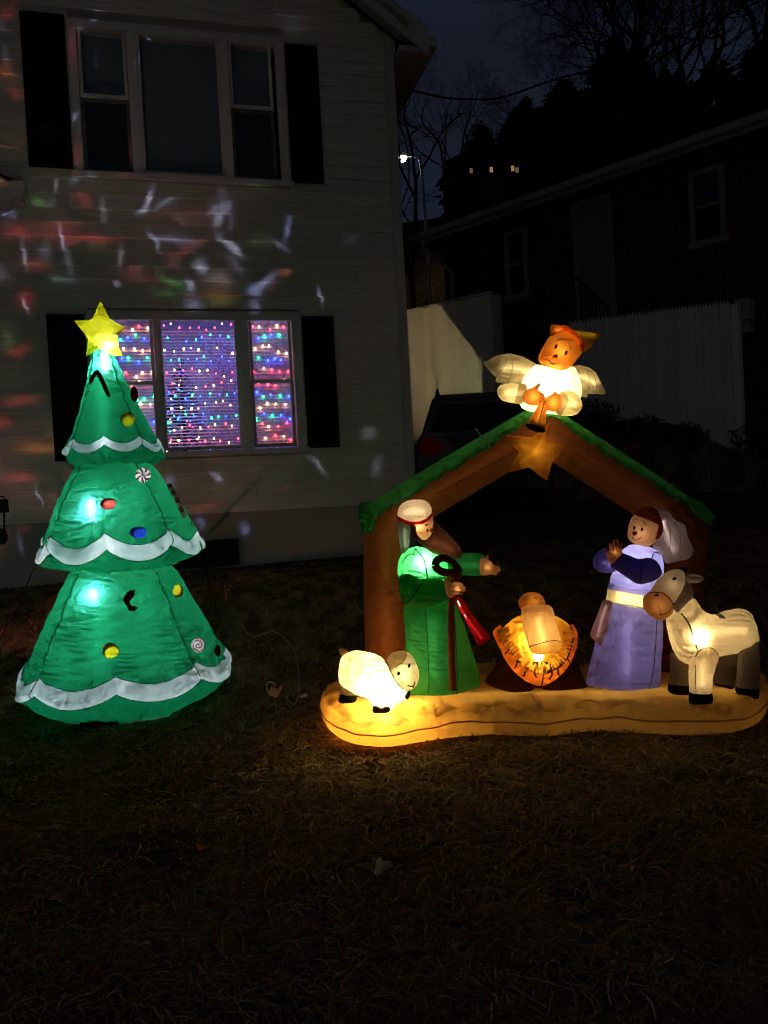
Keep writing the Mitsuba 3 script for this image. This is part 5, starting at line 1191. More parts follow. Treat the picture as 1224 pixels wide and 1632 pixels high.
hm = mitten(MK + '__hand', [(969, 888), (976, 880), (988, 876), (992, 882), (984, 890), (978, 897), (972, 897)], ((970, 884), (966.5, 879), 3.2, 2.4), [((974, 884), (973, 866.5), 2.6, 2.0), ((978, 882), (978.5, 862), 2.6, 2.0), ((983, 881), (984.5, 861.5), 2.6, 2.0), ((988, 880), (990.5, 866), 2.5, 1.9)], YM - .22, 85, (.58, .24, .10), .75)
hm.seam(MK + '__finger_seam', [(975.8, 868), (976.5, 880)], (.2, .07, .03), .4); hm.seam(MK + '__finger_seam', [(981.5, 866), (982, 880)], (.2, .07, .03), .4); hm.seam(MK + '__finger_seam', [(987, 867), (986, 880)], (.2, .07, .03), .4)
mv = Puff([(1040, 808), (1056, 810.5), (1068, 819), (1076, 829), (1091, 837), (1096, 856), (1105, 877), (1098, 890), (1080, 894), (1062, 898), (1054, 884), (1040, 868), (1050, 850), (1054, 835)], YM + .05, k=.35, step=2.2, pucker=(1.0, 8, .12), broad=(2.5, .07, .035), seed=86)
mv.part(MK + '__veil', (.74, .62, .58))
mv.seam(MK + '__veil_fold', [(1060, 820), (1066, 850), (1064, 880)], (.4, .3, .3), .5); mv.seam(MK + '__veil_fold', [(1074, 832), (1082, 855), (1080, 882)], (.4, .3, .3), .5)
mh = Puff([(1013, 818), (1026, 812), (1040, 816), (1049, 830), (1050, 845), (1044, 862), (1034, 871), (1020, 869), (1008, 865), (1001, 856), (1001.5, 842), (1006, 828)], YM - .08, k=1.0, step=1.8, pucker=(.3, 5, .2), seed=87)
mh.part(MK + '__face', (.66, .38, .20))
hr = Puff([(1012, 819), (1020, 811), (1030, 808), (1043, 808.5), (1051, 820), (1057, 838), (1055, 851), (1046, 861), (1044, 852), (1048, 838), (1040, 836), (1030, 832), (1020, 825)], YM - .12, k=.8, step=1.8, pucker=(.5, 5, .2), seed=88); hr.part(MK + '__hair', (.46, .14, .05))
hr.seam(MK + '__hair_seam', [(1033, 812), (1040, 819), (1050, 821)], (.05, .02, .01), .6)
DK = (.03, .012, .008)
mh.patch(MK + '__eye', ellipse(1007, 841, 1.3, 3, .1), DK); mh.patch(MK + '__eye', ellipse(1017, 843.3, 1.5, 3.2, .1), DK)
mh.patch(MK + '__nose', ellipse(1007.5, 849.5, 3, 3.4), (.32, .10, .045), bulge=2.0)
mh.seam(MK + '__mouth', [(1004.5, 856), (1008.5, 860.5), (1013, 859.5), (1016, 856)], DK, .6); mh.seam(MK + '__eyebrow', [(1007.5, 829), (1009.5, 827.5), (1012, 828.5)], DK, .5); mh.seam(MK + '__eyebrow', [(1019, 831.5), (1022, 834.5), (1023, 838)], DK, .5)
mh.seam(MK + '__ear', [(1044, 846), (1040, 850), (1040, 857), (1036, 862)], (.3, .12, .05), .5)
sm = Puff([(961, 957), (969, 957), (976, 961), (972, 982), (969.5, 1003), (963, 1016), (957, 1028), (948, 1021), (941, 1011), (948, 990), (955, 972)], YM - .16, k=.28, step=2, pucker=(.6, 6, .14), broad=(.8, .1, .05), seed=89); strip(MK + '__added_glow_tube', [(966, 965), (958, 990), (952, 1015)], YM - .16, np.array([1, .85, .75]) * 1.6, .004, .3); sm.part(MK + '__sash', (.66, .42, .42))  # tube added inside the sash to make it glow
sm.seam(MK + '__sash_seam', [(943, 1004), (954, 1009), (968, 1004)], (.3, .18, .18), .5)
strip(MK + '__added_glow_tube', [(985, 951), (1004, 956), (1030, 960)], YM - .03, np.array([1, .90, .66]) * 22, .014, .8)
q = at(1012, 905, YM - .0); lamp(MK + '__lamp', q, np.array([1, .94, .84]) * 110, .02, R=.04)
strip(MK + '__added_glow_tube', [(1056, 830), (1066, 860), (1074, 880)], YM + .05, np.array([1, .85, .75]) * 2.6, .006, .4)  # added tube for the glow of the veil
strip(MK + '__added_glow_tube', [(1002, 985), (998, 1075)], YM + .02, np.array([1, .9, .9]) * 13, .010, .6)
q = at(980, 880, YM - .22); lamp(MK + '__lamp', q, np.array([1, .8, .5]) * 6, .010, .3, R=.012)  # added globe inside the folded hands
strip(MK + '__added_glow_tube', [(962, 895), (975, 903)], YM - .08, np.array([1, .9, .9]) * 3, .010, .3)
q = at(1022, 850, YM - .06); lamp(MK + '__lamp', q, np.array([1, .8, .6]) * 13, .02, .4, R=.035)

# ------------------------------------------------------------------ donkey
DN = 'donkey_figure'; tag(DN, 'inflatable cream donkey with an orange muzzle at the right end of the base cushion', 'inflatable animal')
YD = 4.60; CRM = (.78, .66, .46); GRY = (.36, .30, .24); BLK = (.012, .011, .011)
db = Puff([(1063, 1000), (1062, 985), (1072, 972), (1085, 968), (1104, 952), (1112, 960), (1120, 972), (1136, 979), (1158, 973), (1180, 970), (1198, 979), (1207, 1000), (1209, 1022), (1196, 1034), (1178, 1041), (1160, 1044), (1144, 1047), (1120, 1046), (1104, 1060), (1088, 1055), (1078, 1046), (1069, 1026)], YD + .03, k=.72, step=2.2, pucker=(.9, 8, .16), broad=(.7, .06, .06), seed=91)
db.part(DN + '__body', CRM)


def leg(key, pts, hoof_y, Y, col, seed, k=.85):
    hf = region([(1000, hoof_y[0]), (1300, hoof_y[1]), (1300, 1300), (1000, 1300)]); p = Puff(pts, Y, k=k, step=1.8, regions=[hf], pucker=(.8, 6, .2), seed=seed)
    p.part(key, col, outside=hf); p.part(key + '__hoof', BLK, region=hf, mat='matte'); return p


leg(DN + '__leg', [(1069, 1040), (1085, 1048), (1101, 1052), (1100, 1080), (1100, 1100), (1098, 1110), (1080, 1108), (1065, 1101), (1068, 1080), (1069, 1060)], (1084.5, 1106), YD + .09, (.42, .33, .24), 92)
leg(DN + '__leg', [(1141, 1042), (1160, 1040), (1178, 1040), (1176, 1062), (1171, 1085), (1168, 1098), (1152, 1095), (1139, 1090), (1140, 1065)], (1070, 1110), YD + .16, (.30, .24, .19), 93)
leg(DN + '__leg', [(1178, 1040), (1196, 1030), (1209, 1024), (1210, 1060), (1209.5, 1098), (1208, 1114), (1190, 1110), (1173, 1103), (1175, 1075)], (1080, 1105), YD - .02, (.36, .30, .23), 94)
lg = leg(DN + '__leg', [(1104, 1046), (1112, 1037), (1124, 1031), (1136, 1033), (1145, 1046), (1140, 1062), (1135, 1080), (1135, 1104), (1135, 1120), (1118, 1123), (1099, 1121), (1099, 1100), (1098, 1070), (1100, 1056)], (1103.5, 1103.5), YD - .09, CRM, 95)
lg.seam(DN + '__seam', [(1106, 1046), (1113, 1037), (1124, 1032), (1136, 1034), (1144, 1044)], (.05, .04, .02), .8); lg.seam(DN + '__seam', [(1104, 1058), (1104, 1080), (1105, 1102)], (.2, .16, .1), .6)
db.seam(DN + '__seam', [(1081, 976), (1090, 992), (1095, 1008), (1101, 1026), (1106, 1040)], (.03, .025, .02), 1.0); db.seam(DN + '__seam', [(1146, 1045), (1178, 1040), (1195, 1030), (1208, 1024)], (.04, .03, .02), .8); db.seam(DN + '__seam', [(1178, 971), (1190, 978), (1202, 990)], (.1, .08, .05), .6)
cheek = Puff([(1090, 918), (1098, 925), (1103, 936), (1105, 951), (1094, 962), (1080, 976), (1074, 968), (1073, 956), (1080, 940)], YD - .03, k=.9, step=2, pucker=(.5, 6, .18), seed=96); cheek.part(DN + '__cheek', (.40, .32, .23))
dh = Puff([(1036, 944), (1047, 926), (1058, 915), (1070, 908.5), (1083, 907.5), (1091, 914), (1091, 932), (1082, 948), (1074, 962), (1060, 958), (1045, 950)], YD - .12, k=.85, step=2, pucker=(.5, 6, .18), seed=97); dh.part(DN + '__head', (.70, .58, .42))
dh.seam(DN + '__seam', [(1091, 928), (1084, 943), (1075, 962)], (.05, .035, .02), .8)
dm = Puff([(1024, 961), (1026, 951), (1034, 944.5), (1046, 942), (1060, 945), (1070, 956), (1074, 969), (1068, 981), (1055, 989), (1042, 985), (1030, 976)], YD - .16, k=.9, step=2, pucker=(.5, 6, .18), seed=98); dm.part(DN + '__muzzle', (.66, .31, .10))
dm.seam(DN + '__muzzle_seam', [(1034, 944.5), (1050, 944), (1062, 951), (1071, 964)], (.04, .02, .01), .8); dm.seam(DN + '__mouth', [(1048, 979), (1060, 974), (1072, 962)], (.06, .025, .01), .6); dm.seam(DN + '__mouth', [(1044, 965), (1048, 972), (1049, 979)], (.2, .09, .03), .5)
dm.patch(DN + '__nostril', ellipse(1043, 947.5, 3.8, 1.4, -.3), (.04, .018, .01))
dh.patch(DN + '__eye', ellipse(1070, 921, 3.0, 2.2, -.6), (.02, .015, .01))
Puff([(1092, 920), (1098, 916), (1110, 915.5), (1121.5, 920.5), (1118, 927), (1105, 929.5), (1095, 928)], YD - .06, k=.55, step=1.6, pucker=(.4, 4, .2), seed=99).part(DN + '__ear', (.38, .31, .24))
strip(DN + '__added_glow_tube', [(1097, 922), (1114, 921)], YD - .06, np.array([1, .8, .5]) * 2.0, .003, .2)  # added tube that lights the ear from within
Puff([(1097, 920.5), (1106, 918), (1116, 920.5), (1113, 925.5), (1102, 926.5)], YD - .11, k=.35, step=1.3, pucker=(.2, 4, .2), seed=100).part(DN + '__ear_lining', (.55, .42, .28))
Puff([(1077, 908), (1086, 904), (1096, 905), (1095, 911), (1088, 914)], YD + .02, k=.5, step=1.4, pucker=(.2, 4, .2), seed=101).part(DN + '__ear', BLK, mat='matte')
for i, (a, b) in enumerate(((1104, 950), (1110, 956), (1115, 963), (1121, 969), (1127, 974), (1133, 978))):
    Puff([(a - 3, b + 4), (a, b - 5), (a + 3, b - 2), (a + 5, b + 5)], YD + .03, k=.5, step=1.2, seed=102 + i).part(DN + '__mane_tuft', BLK, mat='matte')
for i in range(3): db.patch(DN + '__mane_stripe', [(1137 + i * 3.2, 976.5), (1139 + i * 3.2, 976), (1144 + i * 3.2, 983.5), (1142 + i * 3.2, 984)], BLK, smooth=False)
add(DN + '__tail', tube(spline([at(1202, 984, YD), at(1210, 996, YD - .02), at(1214, 1012, YD - .04), at(1218, 1028, YD - .05), at(1224, 1042, YD - .05)], 24), np.linspace(.012, .022, 24), 8), BLK)
q = at(1116, 1016, YD - .06); lamp(DN + '__lamp', q, np.array([1, .80, .42]) * 260, .016, R=.045)
strip(DN + '__added_glow_tube', [(1130, 1010), (1160, 1006), (1190, 1005)], YD + .05, np.array([1, .78, .42]) * 9, .012, .7)
strip(DN + '__added_glow_tube', [(1119, 1055), (1118, 1095)], YD - .07, np.array([1, .78, .42]) * 10, .010, .4)
q = at(1070, 932, YD - .09); lamp(DN + '__lamp', q, np.array([1, .8, .5]) * 12, .014, .4, R=.035)
q = at(1050, 965, YD - .16); lamp(DN + '__lamp', q, np.array([1, .8, .5]) * 9, .014, .4, R=.035)

# ------------------------------------------------------------------ sheep
SH = 'sheep_figure'; tag(SH, 'inflatable white sheep glowing brightly at the left end of the base cushion', 'inflatable animal')
YS = 4.72; WOOL = (.86, .80, .60)
sb = Puff([(541, 1058), (545, 1047), (556, 1040), (566, 1036.5), (580, 1038), (594, 1041), (608, 1048), (620, 1060), (634, 1078), (645, 1094), (650, 1106), (645, 1116), (632, 1122), (624, 1131), (608, 1135), (596, 1131), (588, 1115), (570, 1108), (552, 1100), (542, 1090), (539.5, 1075)], YS, k=.8, step=2.0, pucker=(1.0, 6, .18), broad=(1.3, .12, .12), seed=111)
sb.part(SH + '__body', WOOL)
for i, p in enumerate(([(552, 1043), (562, 1050), (568, 1047)], [(543, 1065), (551, 1068), (556, 1064)], [(545, 1084), (553, 1084), (560, 1080)])): sb.seam(SH + '__wool_seam', p, (.3, .24, .12), .5)
Puff([(540, 1035), (546, 1034), (556, 1039), (553, 1045), (547, 1046), (541, 1041)], YS + .02, k=.7, step=1.5, seed=112).part(SH + '__tail', (.72, .50, .30))
hf = region([(530, 1104), (570, 1108), (580, 1140), (530, 1140)])
hl = Puff([(544, 1090), (558, 1096), (568, 1104), (567, 1118), (552, 1121), (540, 1119), (542, 1104)], YS - .02, k=.8, step=1.6, regions=[hf], seed=113); hl.part(SH + '__leg', (.72, .62, .42), outside=hf); hl.part(SH + '__leg__hoof', BLK, region=hf, mat='matte')
Puff([(566, 1104), (585, 1104), (587, 1108), (570, 1110.5), (562, 1112)], YS + .08, k=.6, step=1.5, seed=114).part(SH + '__hoof', BLK, mat='matte')
Puff([(594, 1126), (600, 1125), (608, 1128), (616, 1125.5), (621.5, 1128), (620, 1135), (608, 1137), (595, 1136)], YS - .14, k=.7, step=1.4, seed=115).part(SH + '__hoof', (.05, .035, .02), mat='matte')
Puff([(645, 1110), (652, 1100), (654, 1106), (650, 1115)], YS - .06, k=.6, step=1.2, seed=116).part(SH + '__hoof', BLK, mat='matte')
hcr = region([(612, 1056), (616, 1040), (631, 1034), (649, 1035), (646, 1046), (642, 1055), (631, 1059), (624, 1066), (622, 1076), (612, 1076)])
shd = Puff([(617, 1052), (622, 1043), (631, 1038), (646, 1037.5), (656, 1044), (663, 1056), (668, 1072), (666, 1088), (659, 1097), (650, 1101), (638, 1096), (628, 1084), (620, 1068)], YS - .17, k=.8, step=1.6, regions=[hcr], pucker=(.3, 5, .2), seed=117)
shd.part(SH + '__face', (.86, .80, .56), outside=hcr); shd.part(SH + '__wool_cap', (.46, .34, .18), region=hcr)
shd.seam(SH + '__head_seam', [(617.5, 1054), (623, 1068), (630, 1083), (640, 1095), (650, 1100.5)], (.16, .09, .04), .8); shd.seam(SH + '__cap_seam', [(648, 1038), (645, 1048), (636, 1056), (626, 1063)], (.2, .12, .05), .6)
shd.patch(SH + '__eye', ellipse(635, 1070.5, 2.1, 3.3, .3), BLK); shd.patch(SH + '__eye', ellipse(651.8, 1058.3, 1.8, 3.3, .3), BLK)
shd.seam(SH + '__mouth', [(650, 1090), (656, 1092.5), (659.5, 1090), (661.5, 1084)], BLK, .9); shd.seam(SH + '__mouth', [(658, 1092), (659.5, 1096)], BLK, .8)
sb.seam(SH + '__collar', [(610, 1051), (615, 1056), (619, 1062)], (.06, .04, .02), 1.6)
q = at(606, 1097, YS - .05); lamp(SH + '__lamp', q, np.array([1, .78, .36]) * 950, .018, 4.0, R=.06)
q = at(645, 1072, YS - .16); lamp(SH + '__lamp', q, np.array([1, .84, .45]) * 45, .014, .4, R=.035)
for a, b, pw in ((572, 1150, 260), (612, 1154, 680), (658, 1146, 300)): q = np.array([*gnd(a, b, .09), .085]); q[1] += .09; lamp(NS + '__lamp', q, np.array([1, .68, .22]) * pw, .018, 3.0, R=.052)
cl_ = [np.array([*gnd(a, b, .13), .13]) for a, b in ((640, 1128), (760, 1118), (860, 1116), (980, 1114), (1100, 1112), (1180, 1112))]
emit(NS + '__added_glow_tube', tube(spline(cl_, 40), .006, 6), np.array([1, .82, .46]) * 12.5, 2.0)  # added tube in place of light leaking down from the figures
q = at(864, 704, YA); lamp(NS + '__lamp', q, np.array([1, .8, .5]) * 40, .02, .6)  # globe added at the ridge to light the beams
ctr_ = np.array([855.0, 720]); pth = [c_ for t_ in ((876, 672), (905, 709), (872, 767), (807, 754), (802, 693)) for c_ in (ctr_, ctr_ + (np.array(t_) - ctr_) * .62)] + [ctr_]
emit(NS + '__added_glow_tube', tube(np.array([at(*c_, 5.12) for c_ in pth]), .0055, 6), np.array([1, .8, .5]) * 7.0, .5)  # added tube through the arms of the star so it glows

# ------------------------------------------------------------------ manger with the swaddled child
MG = 'manger_figure'; tag(MG, 'inflatable orange manger with a frilled straw rim on a dark brown foot, glowing inside', 'inflatable manger')
YG = 4.93
ft = Puff([(799, 1041), (815, 1030), (900, 1030), (918, 1052), (929, 1078), (936, 1098), (905, 1102), (880, 1104), (858, 1096), (840, 1104), (812, 1103), (774, 1089), (786, 1066)], YG + .05, k=.6, step=2.2, pucker=(.8, 8, .15), seed=121); ft.part(MG + '__foot', (.10, .022, .012))
rim = spline([(800, 1014), (812, 1036), (828, 1054), (848, 1067), (868, 1068), (888, 1058), (902, 1040), (909, 1018)], 60)
inner = Polygon(np.vstack([rim, [(915, 970), (795, 970)]]))
bo = [(786, 1011), (789, 1002), (797, 996), (812, 990), (828, 979), (850, 975), (880, 978), (900, 987), (914, 996), (921, 1012), (919, 1032), (908, 1058), (890, 1079), (866, 1093), (845, 1089), (824, 1075), (808, 1056), (797, 1035)]
bk = Puff(bo, YG - .06, k=.62, step=1.6, regions=[inner], pucker=(3.4, 14, .20), broad=(2.6, .16, .07), seed=122)
bk.part(MG + '__basket', (.74, .20, .035), outside=inner, var=.25)
# straw collar: a row of separate folded tabs, and the lining behind it
ln_ = Puff([(801, 1005), (810, 993), (826, 982), (850, 978), (880, 980), (900, 990), (910, 1002), (906, 1024), (892, 1050), (870, 1064), (848, 1062), (824, 1046), (808, 1028)], YG + .0, k=.35, step=2, pucker=(1.5, 8, .16), broad=(2.0, .10, .08), seed=123); ln_.part(MG + '__lining', (.85, .50, .06), var=.2)
r4 = np.random.default_rng(5)
full = spline([(796, 1002), (800, 1014), (812, 1036), (828, 1054), (848, 1067), (868, 1068), (888, 1058), (902, 1040), (909, 1018), (910, 1004)], 40)
for i in range(1, 39):
    p = full[i]; t = full[min(i + 1, 39)] - full[i - 1]; t /= np.linalg.norm(t); nn = np.array([-t[1], t[0]]); nn = nn if nn @ (np.array([855, 1010]) - p) > 0 else -nn
    w_, a, b = r4.uniform(1.8, 3.6), r4.uniform(6, 15), r4.uniform(1, 6)
    Puff([p - t * w_ * .8 - nn * b, p + t * w_ * .7 - nn * (b + r4.uniform(-1, 2)), p + t * w_ + nn * a * .6, p + t * w_ * .4 + nn * a, p - t * w_ * .9 + nn * a * .9], YG - .15 + r4.uniform(-.015, .015), k=.35, step=1.4, pucker=(.5, 4, .2), seed=130 + i).part(MG + '__straw_tab', np.array((.86, .44, .07)) * r4.uniform(.7, 1.1), back=False)
bk.seam(MG + '__rim_seam', full[2:-2], (.06, .015, .008), 1.1, off=1.5)
for p in ([(822, 1050), (818, 1062)], [(836, 1062), (833, 1076)], [(884, 1062), (888, 1074)], [(900, 1046), (906, 1056)], [(808, 1032), (803, 1040)], [(852, 1052), (848, 1066), (852, 1076)], [(863, 1056), (862, 1080), (862, 1092)], [(872, 1054), (876, 1070), (873, 1080)]): bk.seam(MG + '__fold_seam', p, (.14, .03, .012), 1.2, off=1.5)
q = at(858, 1046, YG - .05); lamp(MG + '__lamp', q, np.array([1, .74, .28]) * 300, .014, R=.03)
q = at(846, 1020, YG - .0); lamp(MG + '__lamp', q, np.array([1, .74, .28]) * 240, .014, .8, R=.04)
BB = 'swaddled_baby_figure'; tag(BB, 'swaddled inflatable baby with an orange head lying in the glowing manger', 'inflatable figure')
bh = Puff([(826, 962), (829, 953), (835, 947), (846, 943.5), (858, 945.5), (865, 951), (869, 960), (870, 972), (850, 980), (834, 976)], YG - .14, k=.9, step=1.8, pucker=(.3, 5, .2), seed=151); bh.part(BB + '__head', (.52, .19, .04))
bh.seam(BB + '__mouth', [(847, 951.5), (850, 952.3), (853, 951.2)], DK, .6)
tor = [(831, 971), (838, 966), (856, 963.5), (876, 965), (882, 973), (886, 990), (890, 1005), (895, 1024), (891, 1036), (878, 1041), (864, 1043), (848, 1041), (842, 1030), (837, 1012), (833, 995)]
bs = region([(842, 1031), (848, 1027), (857, 1022.5), (870, 1019), (883, 1018), (893, 1022), (900, 1030), (893, 1050), (845, 1050)])
bw = Puff(tor, YG - .21, k=.75, step=1.8, regions=[bs], pucker=(.5, 6, .15), broad=(.5, .06, .12), seed=152); bw.part(BB + '__wrap', (.90, .63, .31), outside=bs); bw.part(BB + '__wrap_end', (.84, .56, .22), region=bs)
strip(BB + '__added_glow_tube', [(857, 985), (862, 1005), (868, 1028)], YG - .2, np.array([1, .78, .36]) * 13, .010, .6)  # added tube brightening the wrap from within
q = at(850, 960, YG - .14); lamp(BB + '__lamp', q, np.array([1, .78, .36]) * 22, .012, .4, R=.03)
bw.seam(BB + '__wrap_seam', [(842, 1031), (848, 1027), (857, 1023), (870, 1019.5), (883, 1018.5), (893, 1022)], (.28, .13, .03), .7)

# ------------------------------------------------------------------ angel on the ridge with a trumpet
AK = 'angel_figure'; tag(AK, 'inflatable winged figure in glowing white on top of the arch, with an orange head', 'inflatable figure')
YN = 5.22; WHT = (.86, .78, .58); AS = (.80, .30, .035)
for nm, pts, sd_ in (('left', [(768.7, 578), (780, 573), (787, 569), (795, 565.5), (812, 563), (833, 568), (855, 580), (848, 602), (829, 609.5), (808, 612.5), (789, 609), (791, 602), (779, 590)], 161), ('right', [(905, 584), (925, 582), (940, 586), (950, 594), (959, 612), (967, 626.5), (962, 628.5), (937, 627.5), (935.5, 634), (924, 631), (905, 605)], 162)):
    wg = Puff(pts, YN + .10, k=.42, step=2.2, smooth=False, pucker=(.9, 8, .13), broad=(2.0, .05, .09), seed=sd_); k = wg.part(AK + '__wing', (.78, .66, .44)); tag(k, nm + ' wing in the picture')
    for p in (([(790, 602), (803, 585), (806, 572)], [(808, 612), (815, 592), (816, 575)]) if nm == 'left' else ([(935, 630), (937, 608), (934, 592)], [(950, 620), (946, 602), (940, 590)])): wg.seam(AK + '__wing_seam', p, (.45, .35, .2), .5)
ab = Puff([(846, 588), (858, 581), (876, 586), (898, 588), (912, 584), (921, 596), (927, 622), (922, 645), (905, 658), (880, 662), (855, 658), (832, 650), (826, 628), (834, 604)], YN, k=.75, step=2.2, pucker=(.8, 7, .2), seed=163); ab.part(AK + '__body', WHT)
for nm, pts, cf, sd_ in (('l', [(792, 625), (796, 615), (806, 611.5), (822, 611), (838, 613), (839, 628), (832, 643), (814, 642), (799, 637)], region([(829, 600), (842, 604), (838, 650), (818, 646)]), 164), ('r', [(890, 627), (905, 622), (917, 626), (926, 636), (928, 648), (922, 658), (910, 663), (890, 661), (884, 650)], region([(880, 620), (897, 622), (904, 640), (893, 664), (880, 664)]), 165)):
    s_ = Puff(pts, YN - .17, k=.8, step=1.8, regions=[cf], pucker=(.5, 6, .2), seed=sd_); s_.part(AK + '__sleeve', (.84, .72, .46), outside=cf); s_.part(AK + '__cuff', (.44, .33, .17), region=cf, off=.8)
ah = Puff([(867, 550), (876, 536), (886, 524), (900, 518), (914, 527), (927, 542), (928, 560), (921, 571), (911, 583), (898, 590), (882, 588), (866, 582), (858.5, 576), (858.5, 567)], YN - .05, k=.8, step=1.8, pucker=(.4, 5, .2), seed=166); ah.part(AK + '__face', AS)
hd2 = Puff([(876, 536), (877.5, 517), (889, 518.5), (905, 521), (918, 529), (932, 550), (930, 563), (926, 560), (915, 545), (900, 535), (888, 534)], YN - .09, k=.55, step=1.8, smooth=False, pucker=(.5, 5, .16), seed=167); hd2.part(AK + '__hair', (.62, .17, .015))
fl = Puff([(878, 516.5), (890, 518), (910, 525.5), (935, 528.5), (960, 531), (957.5, 537), (946, 541.5), (944, 552), (935.5, 560), (929, 561), (922, 545), (905, 532), (884, 526)], YN + .03, k=.28, step=1.8, smooth=False, pucker=(.6, 6, .14), broad=(1.0, .1, .1), seed=168); fl.part(AK + '__crown_flap', (.80, .44, .04))
ah.patch(AK + '__eye', ellipse(882.3, 556.2, 1.9, 3.5, .35), (.12, .01, .005)); ah.patch(AK + '__eye', ellipse(897.6, 566.4, 1.9, 3.6, .35), (.12, .01, .005)); ah.patch(AK + '__nose', ellipse(881.8, 571.8, 3.6, 3.5), (.42, .06, .01), bulge=1.8)
ah.seam(AK + '__mouth', [(872.5, 576.5), (876, 581), (880, 582.5), (884, 582.2)], (.12, .01, .005), .7); ah.seam(AK + '__eyebrow', [(884, 546.3), (888, 545.4), (892, 546.5)], (.12, .01, .005), .5); ah.seam(AK + '__eyebrow', [(902.5, 554), (905, 557), (905.7, 561)], (.12, .01, .005), .5)
h1 = mitten(AK + '__hand', [(834, 630), (840, 621), (852, 619), (864, 628), (865, 641), (856, 646), (842, 645), (835, 639)], ((852, 621), (859.5, 612.5), 4, 2.2), [((860, 627), (866, 630), 3, 2.4), ((861, 632), (867.5, 635), 3, 2.4), ((861, 637), (866.5, 640), 3, 2.4), ((857, 641), (861, 644.5), 3, 2.4)], YN - .27, 169, (.76, .30, .05))
for a, b in (((859, 629.5), (866, 632.5)), ((859, 634.5), (866, 637.5)), ((857, 639.5), (863, 642.5))): h1.seam(AK + '__finger_seam', [a, b], (.35, .1, .015), .35)
h2 = mitten(AK + '__hand', [(870, 634), (878, 629), (890, 628), (895, 638), (893, 650), (882, 656), (872, 652), (868, 644)], ((881, 631), (885.5, 626), 3.6, 2.2), [((872, 636), (867.5, 638), 3, 2.3), ((871, 641), (866.5, 643), 3, 2.3), ((872, 646), (867.5, 648), 3, 2.3), ((876, 650), (871, 652.5), 3, 2.3)], YN - .27, 170, (.76, .30, .05))
for a, b in (((868, 640.5), (875, 639)), ((868, 645.5), (875, 644)), ((870, 650), (877, 648.5))): h2.seam(AK + '__finger_seam', [a, b], (.35, .1, .015), .35)
TR = 'trumpet'; tag(TR, 'orange cloth trumpet with a dark open end held by the winged figure on the arch', 'trumpet')
tr0, tr1 = at(867, 640, YN - .29), at(853, 683, YN - .33); ax = (tr1 - tr0) / np.linalg.norm(tr1 - tr0)
L_ = np.linalg.norm(tr1 - tr0); ts = np.linspace(0, 1, 14)
add(TR + '__horn', tube([tr0 + ax * L_ * t for t in ts], np.interp(ts, [0, .2, .6, 1], [.017, .026, .046, .066]), 26, False), (.66, .24, .03), 'fabric')
add(TR + '__mouth', tube([tr1 - ax * .03, tr1 - ax * .012, tr1 - ax * .004], [.03, .058, .0645], 26), (.012, .008, .006))
emit(TR + '__added_glow_tube', tube([tr0 + ax * L_ * .1, tr0 + ax * L_ * .85], .008, 8), np.array([1, .8, .4]) * 8, .4)  # added tube that makes the horn glow
add(TR + '__seam', tube([tr0 + ax * L_ * t + (-FWD) * np.interp(t, [0, .2, .6, 1], [.018, .027, .047, .067]) for t in ts], .003, 5), (.1, .02, .005))
q = at(878, 615, YN - .06); lamp(AK + '__lamp', q, np.array([1, .84, .45]) * 800, .018, 2.0, R=.06)
strip(AK + '__added_glow_tube', [(850, 596), (825, 588), (800, 588)], YN + .10, np.array([1, .84, .45]) * 4.2, .014, .5)  # added tubes light the wings, hair and sleeves
strip(AK + '__added_glow_tube', [(908, 604), (930, 602), (950, 612)], YN + .10, np.array([1, .84, .45]) * 3.8, .014, .5)
strip(AK + '__added_glow_tube', [(900, 525), (925, 533), (948, 534)], YN + .04, np.array([1, .84, .45]) * .45, .012, .4)
strip(AK + '__added_glow_tube', [(850, 596), (838, 592)], YN + .10, np.array([1, .84, .45]) * 22, .008, .4)
strip(AK + '__added_glow_tube', [(908, 604), (921, 603)], YN + .10, np.array([1, .84, .45]) * 22, .008, .4)
strip(AK + '__added_glow_tube', [(884, 525), (905, 530), (924, 548)], YN - .09, np.array([1, .84, .45]) * 6, .006, .4)
strip(AK + '__added_glow_tube', [(805, 627), (832, 628)], YN - .15, np.array([1, .84, .45]) * 16, .010, .4)
strip(AK + '__added_glow_tube', [(895, 642), (916, 645)], YN - .15, np.array([1, .84, .45]) * 16, .010, .4)
for a, b in ((850, 633), (881, 642)): q = at(a, b, YN - .27); lamp(AK + '__lamp', q, np.array([1, .84, .45]) * 26, .012, .4, R=.024)  # globes added to light both hands
q = at(893, 560, YN - .06); lamp(AK + '__lamp', q, np.array([1, .85, .5]) * 45, .014, .6, R=.035)

# ------------------------------------------------------------------ small things on the lawn
PG = 'plug_adapter'; tag(PG, 'small pale plug adapter with a loop lying on the lawn between tree and arch', 'plug adapter')
gq = np.array([*gnd(438, 1118, .03), 0.0]); gq[2] = float(G(gq[0], gq[1])) + .005
bx_ = trimesh.creation.box((.075, .04, .055)); bx_.apply_transform(trimesh.transformations.rotation_matrix(.5, [0, 1, 0])); bx_.apply_translation(gq + [0, 0, .045])
add(PG + '__body', bx_, (.5, .36, .26), smooth=False)
cap2 = trimesh.creation.box((.022, .044, .06)); cap2.apply_transform(trimesh.transformations.rotation_matrix(.5, [0, 1, 0])); cap2.apply_translation(gq + [.04, -.002, .062]); add(PG + '__socket', cap2, (.55, .25, .18), smooth=False)
add(PG + '__loop', tube(spline([gq + [-.04, 0, .04], gq + [-.055, 0, .10], gq + [-.02, 0, .125], gq + [.015, 0, .09]], 24), .006, 6), (.5, .42, .3))
CD = 'extension_cord'; tag(CD, 'thin pale cord running over the grass from the plug adapter', 'cord')
